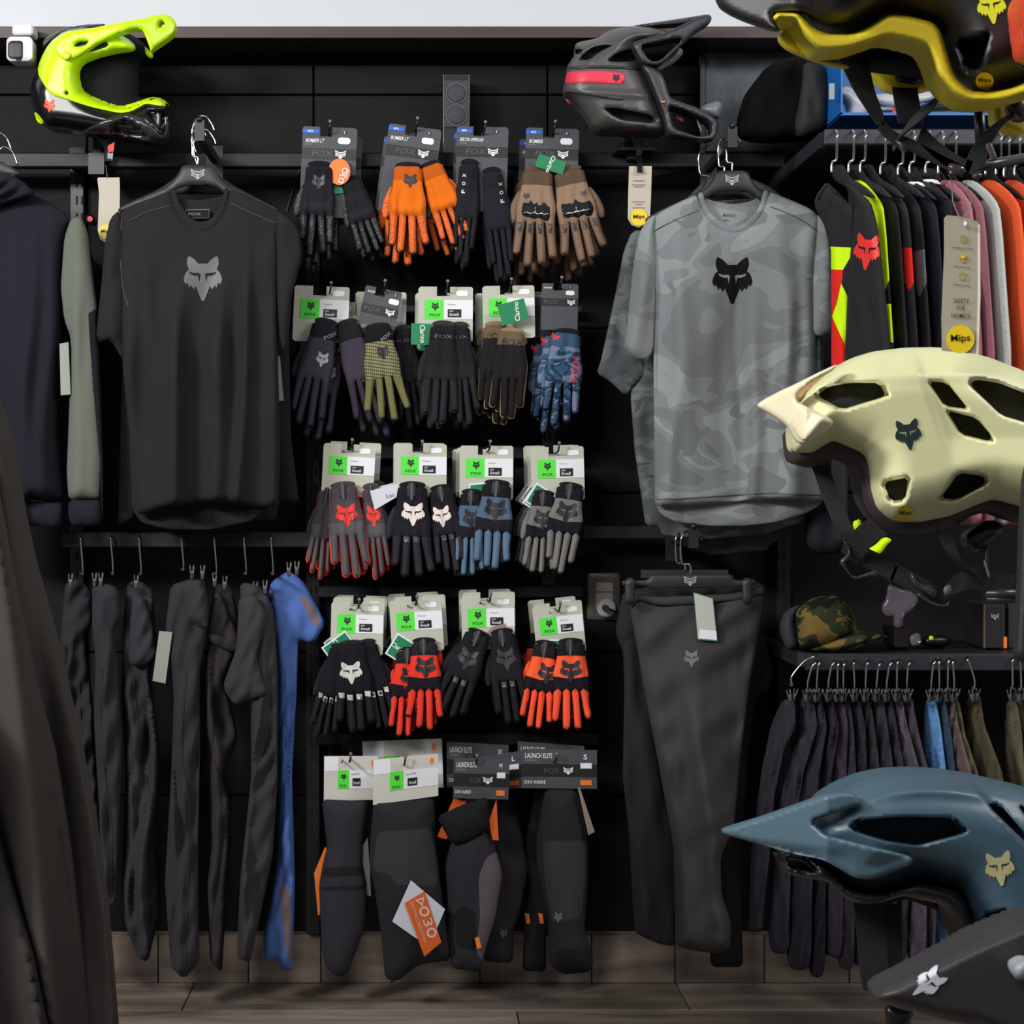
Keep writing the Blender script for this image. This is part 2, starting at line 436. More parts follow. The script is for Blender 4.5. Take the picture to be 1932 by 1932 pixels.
LOGOH = [[(-.4, -.2), (-.14, -.05), (.14, -.05), (.4, -.2), (.34, -.08), (.12, .04), (-.12, .04), (-.34, -.08)], [(-.36, .03), (-.1, .14), (-.07, .3), (-.18, .16), (-.36, .11)], [(.36, .03), (.1, .14), (.07, .3), (.18, .16), (.36, .11)]]
def logo(name, fr, u, v, s, surf, mt, parent, lift=.0014):
    q = lambda L: [fr(u+x*s, v+y*s) for x, y in L]
    return decal(name, [q(LOGO[0])], surf, mt, parent, lift, st=8, holes=[q(x) for x in LOGOH])
# ---------------------------------------------------------------- shared materials
BLK = mat('black_metal', '17181b', .45, bump=.1, bs=300)
BLK2 = mat('black_plastic', '0c0c0e', .35)
CHR = mat('chrome', 'c9ccd0', .16, metal=1)
HGR = mat('hanger_plastic', '26272b', .5)
WHT = mat('white_print', 'e9e9ec', .6)
GRYP = mat('grey_print', '8d9095', .6)
NEON = mat('neon_yellow_gloss', 'c6ef05', .38, coat=.15)
REDP = mat('red_print', 'e02c26', .55)
# ================================================================ the room
wallm = mat('wall_black', '0c0c0e', .7, kind='vary', rgb2='121215', sc=2., bump=.08, bs=60, spec=.2)
S(put('wall_back', *boxv(-3.2, 3.4, .02, .12, -.0, 2.62), wallm))
wb = bpy.data.objects['wall_back']
def band(nm, y0, y1, xs, off=.006, m_=wallm):
    for a, b in zip(xs, xs[1:]):
        p = P(a, y0, 0); q = P(b, y1, 0)
        o = put(nm, *boxv(p[0]+.002, q[0]-.002, -off, .02, q[2]+.002, p[2]-.002), m_, wb); bev(o, .002)
UX = [-1600, 165, 592, 1033, 1472, 2700]
for y0, y1 in ((72, 122), (122, 180), (180, 292), (292, 620), (620, 930), (930, 1230), (1230, 1500), (1500, 1757)): band('wall_panel', y0, y1, UX)
whm = mat('wall_white', 'c2c6cc', .8, bump=.05)
S(put('wall_upper', *boxv(-3.2, 3.4, -.16, .12, P(0, 50, .16)[2], 3.3), whm))
S(put('trim_1', *boxv(-3.2, 3.4, -.165, .02, P(0, 71, .165)[2], P(0, 51, .165)[2]), mat('brown_trim', '3a2b28', .5)))
# beige wood-look skirting: boards of their own
wd = mat('skirting_wood', '786a60', .5, kind='wood', rgb2='4f443d', rgb3='938577', sc=1.6, bump=.1, bs=80)
S(put('baseboard_back', *boxv(-3.2, 3.4, .0, .02, 0.0, P(0, 1750)[2]), wd)); bb = bpy.data.objects['baseboard_back']
xs = [-900, -300, 130, 300, 470, 606, 740, 905, 1115, 1272, 1440, 1600, 1760, 1900, 2300]
for a, b in zip(xs, xs[1:]):
    p = P(a, 1762); q = P(b, 1850); bev(put('skirting_board', *boxv(p[0]+.0015, q[0]-.0015, -.012, .0, .0, p[2]), wd, bb), .001)
# floor of long wood-look tiles
fl = mat('floor_tile_wood', '85796f', .38, kind='wood', rgb2='51483f', rgb3='a89c92', sc=1.3, bump=.15, bs=40)
S(put('floor', *boxv(-3.2, 3.4, -6, .12, -.06, -.006), mat('grout', '3b3530', .9))); flo = bpy.data.objects['floor']
R = random.Random(4)
for j in range(12):
    y1 = -.012-j*.2; x = -1.9-(j % 3)*.41+.13
    while x < 2.6:
        bev(put('floor_tile', *boxv(x, x+1.197, y1-.197, y1, -.01, 0), fl, flo), .0015); x += 1.2
# slotted uprights
slot = mat('slot_dark', '030303', .8)
def upright(x, y0, y1, lab):
    t = T('slotted_upright', lab, 'upright', P(x, y1, 0), 'slotted uprights of the shop wall')
    a = P(x-13, y0); b = P(x+13, y1)
    bev(put('channel', *boxv(a[0], b[0], -.03, -.006, b[2], a[2]), BLK, t), .002)
    y = y0+14
    while y < y1-20:
        for s in (-5, 5):
            p = P(x+s-2, y, .03); q = P(x+s+2, y+16, .03)
            if y < 1760: put('slot', *boxv(p[0], q[0], -.0308, -.0295, q[2], p[2]), slot, t)
        y += 32
upright(150, 292, 1757, 'slotted black upright on the wall between the hoodie and the black T-shirt')
upright(592, 292, 1757, 'slotted black upright just left of the glove display')
upright(1033, 292, 1757, 'slotted black upright behind the right-hand glove column')
upright(1474, 292, 1757, 'slotted black upright right of the grey camouflage T-shirts')
# rails
RAIL = mat('rail_metal', '202226', .5, spec=.3, bump=.05)
def rail(x0, y0, x1, y1, o, lab, nm='rail', dp=.02):
    t = T(nm, lab, 'rail', P((x0+x1)/2, y1, o))
    pbox('bar', x0, y0, x1, y1, o-dp, o, RAIL, t, b=.003)
    for x in (150, 592, 1033, 1474):
        if x0-30 < x < x1+30 and x0 < x-6 and x1 > x+6:
            a = P(x-5, y0+4, .03); b = P(x+5, y1-4, o)
            put('bracket', *boxv(a[0], b[0], -(o-dp), -.031, b[2], a[2]), RAIL, t)
    return t
rail(-160, 288, 1482, 315, .14, 'long black rail across the wall above the top row of gloves', dp=.03)
rail(118, 1004, 597, 1033, .22, 'black hanging rail holding the row of dark trousers')
rail(1100, 992, 1262, 1017, .12, 'short black rail between the gloves and the grey trousers')
rail(600, 575, 1100, 590, .06, 'thin black rail carrying the pegs of the second glove row')
rail(598, 842, 1100, 866, .06, 'thin black rail carrying the pegs of the third glove row')
rail(598, 1106, 1100, 1128, .06, 'thin black rail carrying the pegs of the fourth glove row')
rail(598, 1384, 1130, 1406, .06, 'thin black rail carrying the knee pads')
# shelf frame at the right (comes forward) with a hanging rail
t = T('shelf_frame', 'deep black shelf frame above the rack of long-sleeved jerseys', 'shelf', P(1740, 275, .5))
sf = mat('shelf_face', '23252a', .5)
pbox('front_rail', 1556, 243, 2300, 273, .52, .56, sf, t, b=.003)
a = P(1555, 243, .56); b = P(1555, 271, .56)
put('side_rail', *boxv(a[0], a[0]+.02, -.52, -.006, b[2], a[2]), sf, t)
put('shelf_board', *boxv(a[0]+.02, 2.6, -.52, -.006, a[2]-.035, a[2]-.02), BLK, t)
t = T('shelf_frame', 'lower black shelf holding the camouflage cap above the shorts rack', 'shelf', P(1740, 1265, .5))
pbox('front_rail', 1520, 1234, 2300, 1266, .40, .43, sf, t, b=.003)
a = P(1520, 1232, .43)
put('shelf_board', *boxv(a[0], 2.6, -.40, -.006, a[2]-.02, a[2]-.004), BLK, t)
put('side_rail', *boxv(a[0]-.018, a[0], -.43, -.006, a[2]-.03, a[2]), sf, t)
# slate-grey board with a leaning black bag
t = T('display_board', 'mottled slate-grey board in a black frame beside the dark full-face helmet', 'board', P(1420, 288, .05))
sl = mat('slate', '49525a', .5, kind='vary', rgb2='333b42', sc=14, bump=.5, bs=50)
pbox('panel', 1330, 84, 1570, 286, .03, .04, sl, t)
for r in ((1320, 70, 1332, 290), (1320, 70, 1580, 84)): pbox('frame', *r, .03, .05, BLK, t)
dk = mat('black_nylon', '08080a', .85, spec=.1, bump=.6, bs=90)
t = T('backpack', 'black nylon bag leaning beside the slate-grey board on the shelf', 'bag', P(1500, 275, .25))
q = Z(1372, 0, 3.45, [(60, 880), (70, 760), (110, 620), (210, 490), (240, 450), (330, 390), (450, 365), (560, 350), (640, 380), (650, 600), (640, 860), (620, 900), (300, 930), (150, 920)])
s_ = inflate('bag_body', q, PM(.22), dk, t, h=.06, hb=.06, st=9, w=30, fold=folds(5, .012, 60))
q = Z(1372, 0, 3.45, [(500, 400), (630, 420), (660, 560), (650, 760), (630, 840), (450, 900), (440, 800), (480, 600)])
inflate('side_pocket', q, PM(.30), mat('bag_grey', '1e1d1f', .8, bump=.9, bs=60), t, h=.03, st=9, fold=folds(8, .006, 40))
# speaker on the wall
t = T('speaker', 'tall grey two-cone speaker on the black wall above the gloves', 'speaker', P(861, 285, .05))
bev(pbox('cabinet', 835, 138, 887, 290, .0, .09, BLK2, t), .003)
gm = mat('speaker_grey', '3a3d41', .7, bump=.8, bs=500)
m_ = PM(.094)
plate('front_plate', rrect(837, 152, 885, 240, 3), m_, gm, t, th=.003)
for cy in (176, 217):
    plate('cone_ring', circ(861, cy, 20), PM(.097), mat('cone_rim', '55575c', .6), t, th=.002, holes=[circ(861, cy, 18)])
    inflate('cone', circ(861, cy, 17), PM(.0965), gm, t, h=.004, hb=.001, st=5, smooth=0)
# wall socket
t = T('wall_socket', 'grey wall socket with a round white adapter left of the hanging trousers', 'socket', P(1138, 1170, .01))
inflate('plate', rrect(1107, 1080, 1170, 1170, 6), PM(.008), mat('socket_steel', '6f6a66', .35, metal=.4), t, h=.006, hb=.004, w=8, st=5, smooth=0)
cr = mat('socket_cream', 'aaa29a', .5)
plate('switch', rrect(1125, 1099, 1156, 1116, 2), PM(.019), cr, t, th=.004)
plate('socket_insert', rrect(1124, 1118, 1156, 1150, 2), PM(.018), cr, t, th=.004)
inflate('adapter', circ(1144, 1147, 18.5), PM(.032), mat('adapter_white', 'b9b9bb', .4), t, h=.010, hb=.014, w=7, st=4, smooth=0)
v1 = tube([P(1142, 1147, .045), P(1142, 1147, .07)], .009, 6); v2 = tube(arc3([P(1144, 1147, .06), P(1160, 1154, .055), P(1176, 1166, .03), P(1182, 1200, .02)]), .0025, 6)
put('plug', *join([v1, v2]), BLK2, t)
# security camera
t = T('security_camera', 'small white security camera at the top left corner', 'camera', P(38, 56, .16))
wc = mat('camera_white', 'd8d9dc', .35)
put('mount', *boxv(P(27, 56, .2)[0], P(66, 56, .2)[0], -.22, -.17, P(0, 70, .2)[2], P(0, 50, .2)[2]), wc, t); bev(t.children[0], .004)
q = rrect(12, 69, 62, 116, 10, 4)
inflate('housing', q, PM(.25, .0015, 38), wc, t, h=.012, hb=.07, w=10, st=5, smooth=0)
inflate('lens_face', rrect(15, 77, 45, 111, 8, 4), PM(.268), mat('lens_black', '0a0b0e', .5), t, h=.003, w=6, st=5, smooth=0)
# cables drawn across the wall
def cable(pts, lab, r=.0015):
    o = put('cable', *tube(arc3([P(*p) for p in pts]), r, 5), mat('cable_black', '2b2624', .6), at=(0, 0, 0)); tag(o, lab, 'cable', None)
cable([(1090, 350, .012), (1200, 338, .012), (1330, 312, .012)], 'thin dark cable sloping over the wall behind the tan gloves')
cable([(572, 300, .012), (555, 350, .013), (540, 400, .012)], 'thin dark cable curving down the wall right of the black T-shirt')
# ================================================================ glove wall
CARDL = mat('card_sage', 'b4b6a8', .75); CARDD = mat('card_charcoal', '43464b', .6); CARDB = mat('card_band', '1a1b1e', .5)
GRN = mat('label_green', '4fdd3c', .6); BLK_L = mat('label_black', '0b1216', .5); BLU = mat('label_blue', '0d5fd8', .5)
STK = mat('price_sticker', 'e6e6ee', .5); TAGG = mat('tag_green', '087a4c', .5); TAGW = mat('tag_white', 'dfe0e6', .6); FOXD = mat('dark_letters', '1c2b1a', .6)
BNDL = mat('band_letters', '4c4d52', .5)
def card_light(t, fr, off, size='Small'):
    """pale card, 100 x 100 units, hook notch in its top edge"""
    m = PM(off); f = flat(m)
    pol = [(-46, 0), (-16, 0), (-16, 17), (8, 17), (8, 0), (47, 0), (50, 3), (50, 98), (46, 101), (-46, 101), (-50, 97), (-50, 4)]
    plate('card', fr.L(pol), m, CARDL, t, th=.0012); c = t.children[-1] if False else bpy.data.objects[-1] if False else None
    c = [o for o in t.children if o.name.startswith('card')][-1]
    plate('green_label', fr.L([(-38, 24), (-3, 24), (-3, 59), (-38, 59)]), PM(off+.001), GRN, c, th=.0006)
    plate('white_label', fr.L([(-3, 24), (50, 24), (50, 59), (-3, 59)]), PM(off+.001), TAGW, c, th=.0006)
    plate('size_label', fr.L([(4, 41), (29, 41), (29, 56), (4, 56)]), PM(off+.0016), BLK_L, c, th=.0006)
    plate('price_sticker', fr.L(rrect(19, 7, 41, 17, 4)), PM(off+.001), STK, c, th=.0008)
    head('emblem', fr, -19, 29, 13, flat(PM(off+.001)), FOXD, c, .0006)
    text('lettering', 'FOX', fr, -29, 49, 5.5, flat(PM(off+.001)), FOXD, c, wd=20, lift=.0006)
    text('lettering', size, fr, 7, 48, 5.2, flat(PM(off+.002)), TAGW, c, wd=17, lift=.0006)
    text('lettering', 'SIZE', fr, 7, 43.5, 2.4, flat(PM(off+.002)), TAGW, c, wd=7, lift=.0006)
    text('lettering', 'Dirtpaw', fr, 4, 31, 3, flat(PM(off+.001)), GRYP, c, wd=15, lift=.0006)
    return c
def card_dark(t, fr, off, nm='BOMBER LT', wd=33, blue=True, H=165, W=50, stk=True):
    m = PM(off)
    pol = [(-W+3, 0), (-18, 0), (-18, 18), (4, 18), (4, 0), (W-4, 0), (W, 4), (W, H), (-W, H), (-W, 3)]
    plate('card', fr.L(pol), m, CARDD, t, th=.0012); c = [o for o in t.children if o.name.startswith('card')][-1]
    f1 = flat(PM(off+.001))
    plate('band', fr.L([(-W, 39), (W, 39), (W, 59), (-W, 59)]), PM(off+.0008), CARDB, c, th=.0006)
    if blue:
        plate('blue_label', fr.L([(-W, 5), (-20, 5), (-20, 12), (-W, 12)]), PM(off+.001), BLU, c, th=.0006)
        text('lettering', 'MTB', fr, -40, 6.5, 3.8, f1, WHT, c, wd=9, lift=.0006)
    text('lettering', nm, fr, -W+6, 22 if blue else 9, 7 if blue else 4.5, f1, WHT, c, wd=wd, lift=.0006, slant=.25)
    if blue: text('lettering', 'GLOVE', fr, -W+6, 31, 3, f1, GRYP, c, wd=13, lift=.0006)
    text('lettering', 'FOX', fr, -W+(18 if blue else 6), 43, 11, flat(PM(off+.0014)), BNDL, c, wd=38, lift=.0006, slant=.2)
    logo('logo', fr, W-(29 if blue else 18), 48, 21, flat(PM(off+.0014)), WHT, c, .0008)
    plate('size_dot', fr.L(circ(27, 9, 4)), PM(off+.001), BLK_L, c, th=.0006)
    text('lettering', 'S', fr, 25.4, 6.5, 5, flat(PM(off+.0014)), WHT, c, lift=.0005)
    if stk: plate('price_sticker', fr.L(rrect(15, 18, 38, 30, 5)), PM(off+.001), STK, c, th=.0008)
    return c
# unit glove: cuff top centre at (0,0), fingertips down, thumb on the left
def gl_outline(spl=1., fw=0., cuffw=23, jit=(0,)*8):
    fb = [(-22, 6.3+fw), (-7.5, 6.4+fw), (7.5, 6.4+fw), (22, 6.2+fw)]; tips = [(-27*spl+jit[0], 150+jit[1]), (-9*spl+jit[2], 169+jit[3]), (10*spl+jit[4], 171+jit[5]), (28*spl+jit[6], 153+jit[7])]
    o = [(-cuffw, 0), (-cuffw-1, 28), (-26, 44), (-31, 66), (-30, 88)]
    for i, ((bx, bw), (tx, ty)) in enumerate(zip(fb, tips)):
        tw = 5.6+fw; mx = (bx+tx)/2; my = (94+ty)/2
        if i: o.append((bx-bw+.4, 99))
        o += [(mx-bw+.6, my)]
        for k in range(6):
            a = math.pi*(1-k/5.); o.append((tx+tw*math.cos(a), ty-tw+tw*math.sin(a)*1.15))
        o += [(mx+bw-.6, my)]
        if i < 3: o += [(bx+bw-.4, 99), ((bx+fb[i+1][0])/2, 95)]
    o += [(30, 88), (31, 66), (26, 44), (cuffw+1, 28), (cuffw, 0)]
    return o
ST = {}
def style(k, cuff, back, knuck, fing, palm, emb=None, **x):
    ST[k] = dict(cuff=cuff, back=back, knuck=knuck, fing=fing, palm=palm, emb=emb, **x)
C_ = lambda h: cloth('cloth_'+h, h)
style('ltblack', C_('15161b'), C_('1c1c22'), C_('212027'), mat('dots_black', '1b1b20', .6, kind='dots', rgb2='6a6c72', sc=260), C_('111114'), mat('emb_dk', '33343a', .5), pads='soft', es=24, ev=18)
style('orange', C_('b9560f'), C_('d96a10'), C_('d96a10'), mat('dots_orange', 'e0661a', .7, kind='dots', rgb2='1d1a22', sc=270), C_('17151d'), mat('emb_navy', '2c2c35', .5), pads='soft', es=23, ev=20)
style('plainblack', C_('17181e'), C_('1b1c23'), C_('1b1c23'), C_('1f1f27'), C_('121216'), None, foxv=1)
style('tan', C_('574636'), C_('8b7360'), C_('8b7360'), C_('7d6655'), C_('5a4839'), mat('emb_dk'), guard=1, ribs=1)
style('violet', C_('15161c'), C_('37333c'), C_('37333c'), C_('322e3a'), C_('1f1c24'), mat('emb_silver', '9aa0a6', .5), foxc=1, es=22, ev=36)
style('violet2', C_('15161c'), C_('3b3541'), C_('3b3541'), C_('332c39'), C_('1f1c24'), None)
style('olive', C_('0d0e12'), mat('mesh_olive', '8b8660', .8, kind='mesh', rgb2='3a3d28', sc=300), mat('mesh_olive'), C_('6c6a42'), C_('16161a'), mat('emb_black', '141418', .5), foxc=1, es=22, ev=36)
style('black2', C_('14161b'), C_('19191d'), C_('1e1e22'), C_('24252a'), C_('2f3033'), None, foxc=2)
style('brown', C_('63533f'), C_('1a171b'), C_('1c191c'), C_('161418'), C_('8a7556'), None, foxb=1)
style('camoblue', C_('37506b'), cloth('camo_blue', '32506e', kind='camo', rgb2='6b7691', rgb3='1b3248', sc=17), cloth('camo_blue', ''), cloth('camo_blue', ''), C_('15171f'), None, foxr=1)
style('greyred', C_('423d42'), C_('474347'), C_('555256'), C_('565459'), mat('red_piping', 'f0381d', .7), mat('emb_red', 'dc2f27', .5))
style('blackwhite', C_('141218'), C_('18161d'), C_('1c1a22'), C_('2b2830'), C_('131117'), mat('emb_cream', 'ddd3cd', .5), pad2=mat('pad_grey', '55565b', .4))
style('blue', C_('12121a'), C_('4b6078'), C_('1a191f'), C_('577089'), C_('15151b'), mat('emb_black2', '1f1e24', .6), zig=1)
style('grey', C_('11131c'), C_('6f6f6b'), C_('12141e'), C_('75736f'), C_('15151b'), mat('emb_black2'), zig=1)
style('bwpads', C_('0d0f16'), C_('0f1119'), C_('0f1119'), C_('1d1c22'), C_('1d1b20'), mat('emb_white', 'c9c9c4', .5), pad2=mat('pad_white', 'c8cac6', .4), pad4=1)
style('red', C_('1b1c23'), C_('e23624'), C_('14121c'), C_('e8402c'), C_('14121a'), mat('emb_char', '26242b', .6), zig=1)
style('allblack', C_('15151b'), C_('18181f'), C_('18181e'), C_('1b1a20'), C_('121216'), mat('emb_brown', '383236', .6), pad2=mat('pad_grey', ''))
style('fluo', C_('171419'), C_('f25a34'), C_('14121c'), C_('f45735'), C_('14121a'), mat('emb_char', ''), zig=1)
style('redpalm', C_('8f1a1a'), C_('b02020'), C_('7c1517'), C_('b42421'), C_('5c1014'), None)
def glove(t, st, x, y, ang, off, k=1., kx=None, flip=False, spl=1., st_=6.5, emb=True, h=.011, embx=0, emby=0, sd=0, cuffw=23):
    s = ST[st]; fr0 = Fr(x, y, ang, k, kx or k)
    fr = (lambda u, v: fr0(-u, v)) if flip else fr0
    L = lambda pts: [fr(*p) for p in pts]
    m = PM(off)
    R = random.Random(int(x*7+y)); j = lambda a: R.uniform(-a, a)
    jt = [j(3.5), j(6), j(3), j(6), j(3), j(6), j(3.5), j(6)]; out = [(u+j(.7), v+j(.9)) for u, v in gl_outline(spl, 0, cuffw, jt)]
    knu = [(-40, 66), (0, 72), (40, 66), (40, 97), (30, 99), (22, 92), (15, 99), (7.5, 92), (0, 99), (-7.5, 92), (-15, 99), (-22, 92), (-30, 99), (-40, 97)]
    if not s.get('zig'): knu = [(-40, 70), (40, 70), (40, 96), (-40, 96)]
    regs = [dict(p=L([(-60, 94), (60, 94), (60, 190), (-60, 190)]), m=3, s=0), dict(p=L(knu), m=2, s=0),
            dict(p=L([(-60, -20), (60, -20), (60, 30), (20, 27), (0, 26), (-20, 27), (-60, 30)]), m=1, s=0)]
    mats = [s['back'], s['cuff'], s['knuck'], s['fing']]
    fo = folds(int(x+y)+sd, .0028*k, 22*k, ang/60., .5, False)
    if s.get('pads') == 'soft' or s.get('guard'):
        cs = [(fr(u, 84-abs(u)*.12)) for u in (-21, -7, 7, 21)]; am = .008 if s.get('pads') else .003
        def fo2(X, Y, f0=fo):
            z = f0(X, Y)
            for cx, cy in cs: z = z+am*np.exp(-(((X-cx)/(6.2*k))**2+((Y-cy)/(9.*k))**2))
            return z
        fo = fo2
    if s.get('ribs'):
        f1 = fo; cy0 = fr(0, 118)[1]
        fo = lambda X, Y, f1=f1: f1(X, Y)+np.where(np.abs(Y-cy0) < 13*k, .0016*np.sin((Y-cy0)*1.5/k), 0)
    g = inflate('glove', L(out), m, mats, t, h=h, hb=.004, w=10*k, st=st_*k if st_ < 6 else 5.2*k, regs=regs, fold=fo, smooth=1)
    # palm side, a little larger, with the thumb
    th = [(-24, 36), (-30, 40), (-39, 62), (-43, 84), (-41, 99), (-35, 102), (-29, 94), (-24, 80)]
    big = [(u*1.03, v*1.012+(1 if v > 60 else 0)) for u, v in gl_outline(spl, 1.2, cuffw, jt)]
    inflate('palm', L(big), PM(off-.0075), s['palm'], g.o, h=.004, hb=.003, w=6*k, st=7*k, smooth=1)
    inflate('thumb', L(th), PM(off-.012), s['fing'] if st not in ('greyred',) else s['back'], g.o, h=.008, hb=.006, w=7*k, st=6*k, smooth=1)
    # open cuff mouth: folded rim with dark inside
    rim = [(-cuffw+1, 1), (0, 4), (cuffw-1, 1), (cuffw-3, -6), (8, -9), (-8, -9), (-cuffw+3, -5)]
    inflate('cuff_rim', L(rim), PM(off-.004), s['palm'] if st != 'greyred' else s['cuff'], g.o, h=.004, w=4*k, st=6*k, smooth=1)
    ff = Fr(x, y, ang, k, kx or k)
    if emb and s['emb']: head('emblem', ff, embx, s.get('ev', 33)+emby, s.get('es', 37), g, s['emb'], g.o, .001)
    if s.get('zig') or st in ('blackwhite', 'greyred', 'allblack'):
        inflate('cuff_strap', ff.L([(-9, -5), (5, -6), (6, 24), (-8, 25)]), PM(off+h*.9), mat('strap_dk', '23242a', .7), g.o, h=.003, w=4, st=6, smooth=1)
        plate('pull_tab', ff.L([(-3, -6), (1, -6), (1, 26), (-3, 26)]), PM(off+h*.9+.0045), mat('tab_grey', '4b4b50', .6), g.o, th=.0008)
    if s.get('foxc'):
        f2 = Fr(*ff(10, 24), ang-35 if s['foxc'] == 1 else ang, k); text('lettering', 'FOX', f2, -6 if s['foxc'] == 1 else -24, -6 if s['foxc'] == 1 else -8, 6.5, g, mat('lt_grey', '8b8c90', .5) if s['foxc'] == 1 else BNDL, g.o, wd=23 if s['foxc'] == 1 else 32, lift=.001)
    if s.get('foxb'): text('lettering', 'FOX', ff, -17, 15, 12, g, mat('dk_brown', '33291e', .6), g.o, wd=38, lift=.001, slant=.2)
    if s.get('foxr'):
        f2 = Fr(*ff(12, 92), ang-88, k); text('lettering', 'FOX', f2, 0, 0, 14, g, REDP, g.o, wd=52, lift=.001)
        logo('logo', Fr(*ff(-19, 9), ang+25, k), 0, 0, 17, g, REDP, g.o, .001)
    if s.get('foxv'):
        for i, ch in enumerate('FOX'):
            text('lettering', ch, Fr(*ff(-15 if not flip else 12, 52-i*14), ang-90, k), 0, 0, 6, g, WHT, g.o, wd=6, lift=.001)
    if s.get('guard'):
        gd = [(-24, 74), (-20, 62), (-12, 66), (-9, 60), (-3, 67), (1, 60), (6, 67), (12, 62), (17, 68), (22, 66), (26, 78), (22, 88), (10, 86), (-2, 86), (-14, 84), (-22, 82)]
        gd = [(u*1.06, 76+(v-76)*1.4) for u, v in gd]; cs2 = [ff(u, 80) for u in (-17, -6, 6, 17)]
        def fg(X, Y):
            z = X*0
            for cx, cy in cs2: z = z+.009*np.exp(-(((X-cx)/(4.2*k))**2+((Y-cy)/(8*k))**2))
            return z
        inflate('knuckle_guard', ff.L(gd), PM(off+h*.8), mat('guard_gloss', '18191d', .12, coat=.8), g.o, h=.006, hb=.001, w=7*k, st=4*k, fold=fg, smooth=1)
        for u, v in ((-24, 105), (-8, 107), (8, 107), (24, 105)):
            decal('finger_slot', [ff.L(rrect(u-3, v-8, u+3, v+8, 2))], g, mat('emb_dk'), g.o, .0008)
        head('emblem', ff, -16 if not flip else 16, 42, 10, g, mat('emb_dk'), g.o, .001)
    if s.get('pad2'):
        for u, v in (((-21, 98), (-7.5, 103), (8, 103), (22, 98)) if s.get('pad4') else ((-7.5, 101), (8, 101))):
            decal('knuckle_pad', [ff.L([(u-5, v-6), (u+5, v-5), (u+4.5, v+6), (u-4, v+4)])], g, s['pad2'], g.o, .0014, thick=.002)
    return g
# peg hooks
PEG = mat('peg_black', '101114', .3); TIP = mat('peg_tip', '6f7074', .35)
def peg(px, py, nm_, o1=.235, tipx=0, o0=.06):
    """wire peg seen end-on: from the rail to its upturned tip"""
    b = P(px, py, o1); t = T('display_peg', nm_, 'peg', (b[0], -o0, b[2]), 'pegs of the glove display')
    x, z = b[0]-.004, b[2]-.018
    v = tube([(x, -o0, z-.002), (x, -o1+.01, z), (x+.002, -o1, z+.004), (x+.004, -o1-.004, z+.020)], .0024, 6)
    put('wire', *v, PEG, t, smooth=True); put('ball_tip', *ball((x+.004, -o1-.004, z+.022), .0042), TIP, t, smooth=True)
    v = tube([(x-.019, -o0, z-.006), (x-.019, -o1+.03, z-.004)], .002, 6); put('lower_wire', *v, PEG, t)
    v = boxv(x-.03, x+.022, -o0-.003, -o0+.004, z-.03, z+.012)
    if o0 > .01: put('back_plate', *v, PEG, t)
    return t
def gtag(t, fr, off, w=40, h=48, s='Clarino', rim=True, rot=0, m_=None):
    m = PM(off); plate('hang_tag', fr.L([(0, 0), (w, 0), (w, h), (0, h)]), m, TAGW if rim else (m_ or TAGG), t, th=.0008)
    c = [o for o in t.children if o.name.startswith('hang_tag')][-1]
    if rim: plate('green_print', fr.L([(3, 3), (w-3, 3), (w-3, h-3), (3, h-3)]), PM(off+.0008), m_ or TAGG, c, th=.0005)
    f2 = Fr(*fr(w*.5, h*.5), math.degrees(math.atan2(fr.s, fr.c))+rot, fr.k)
    if s: text('lettering', s, f2, 0, -4.5, 9, flat(PM(off+.001)), WHT, c, wd=33, align='c', lift=.0008)
GP = 'glove pairs on cards, glove display'
def pair(lab, cardf, cx, cy, ang, off, gl, k=1., peg_=None, extra=None, back=0, blabs=(), dz=.04, jit=((0, 0),)*4, cat='gloves', **ck):
    t = T('glove_pair', lab, cat, P(cx, cy, off), GP)
    fr = Fr(cx, cy, ang, k)
    if cardf: cardf(t, fr, off, **ck)
    for g in gl: glove(t, **g)
    if extra: extra(t)
    for i in range(back):
        jx, jz = jit[i]
        copy_tree(t, (jx, dz*(i+1), jz), blabs[i], GP)
    return t
def G(st, x, y, ang, off, **k): return dict(st=st, x=x, y=y, ang=ang, off=off, **k)
O1 = .225   # front cards
# ---- row 1
def ex11(t):
    plate('green_tag', [(628, 345), (651, 339), (651, 364), (629, 367)], PM(O1+.004), TAGG, t)
    plate('round_tag', circ(640, 324, 21, 25), PM(O1+.019), mat('tag_orange', 'ef7a2c', .5), t)
    text('lettering', 'D3O', Fr(637, 343, -70, 1), 0, 0, 11, flat(PM(O1+.0195)), WHT, t, wd=30)
    text('lettering', 'INSIDE', Fr(650, 335, -70, 1), 0, 0, 4, flat(PM(O1+.0195)), WHT, t, wd=17)
pair('black gloves with dotted fingers and a round orange tag, top row far left', card_dark, 623, 240, 2.5, O1,
     [G('ltblack', 662, 340, -17, O1+.006, k=.84, emb=False), G('ltblack', 603, 312, 3, O1+.018, k=.98, kx=1.06)], k=1.03, extra=ex11, back=1,
     blabs=['black dotted gloves hung behind the pair with the round orange tag'], jit=((.01, -.012),))
pair('orange gloves with black dotted fingers on a charcoal card', card_dark, 784, 239, 7.5, O1,
     [G('orange', 812, 312, -20, O1+.008, k=.93, kx=.95, flip=True, emb=False), G('orange', 770, 314, 1, O1+.02, k=.98, kx=1.13, embx=4, emby=-6)], back=1,
     blabs=['orange gloves hanging behind the front orange pair, only fingertips showing'], jit=((-.012, -.02),))
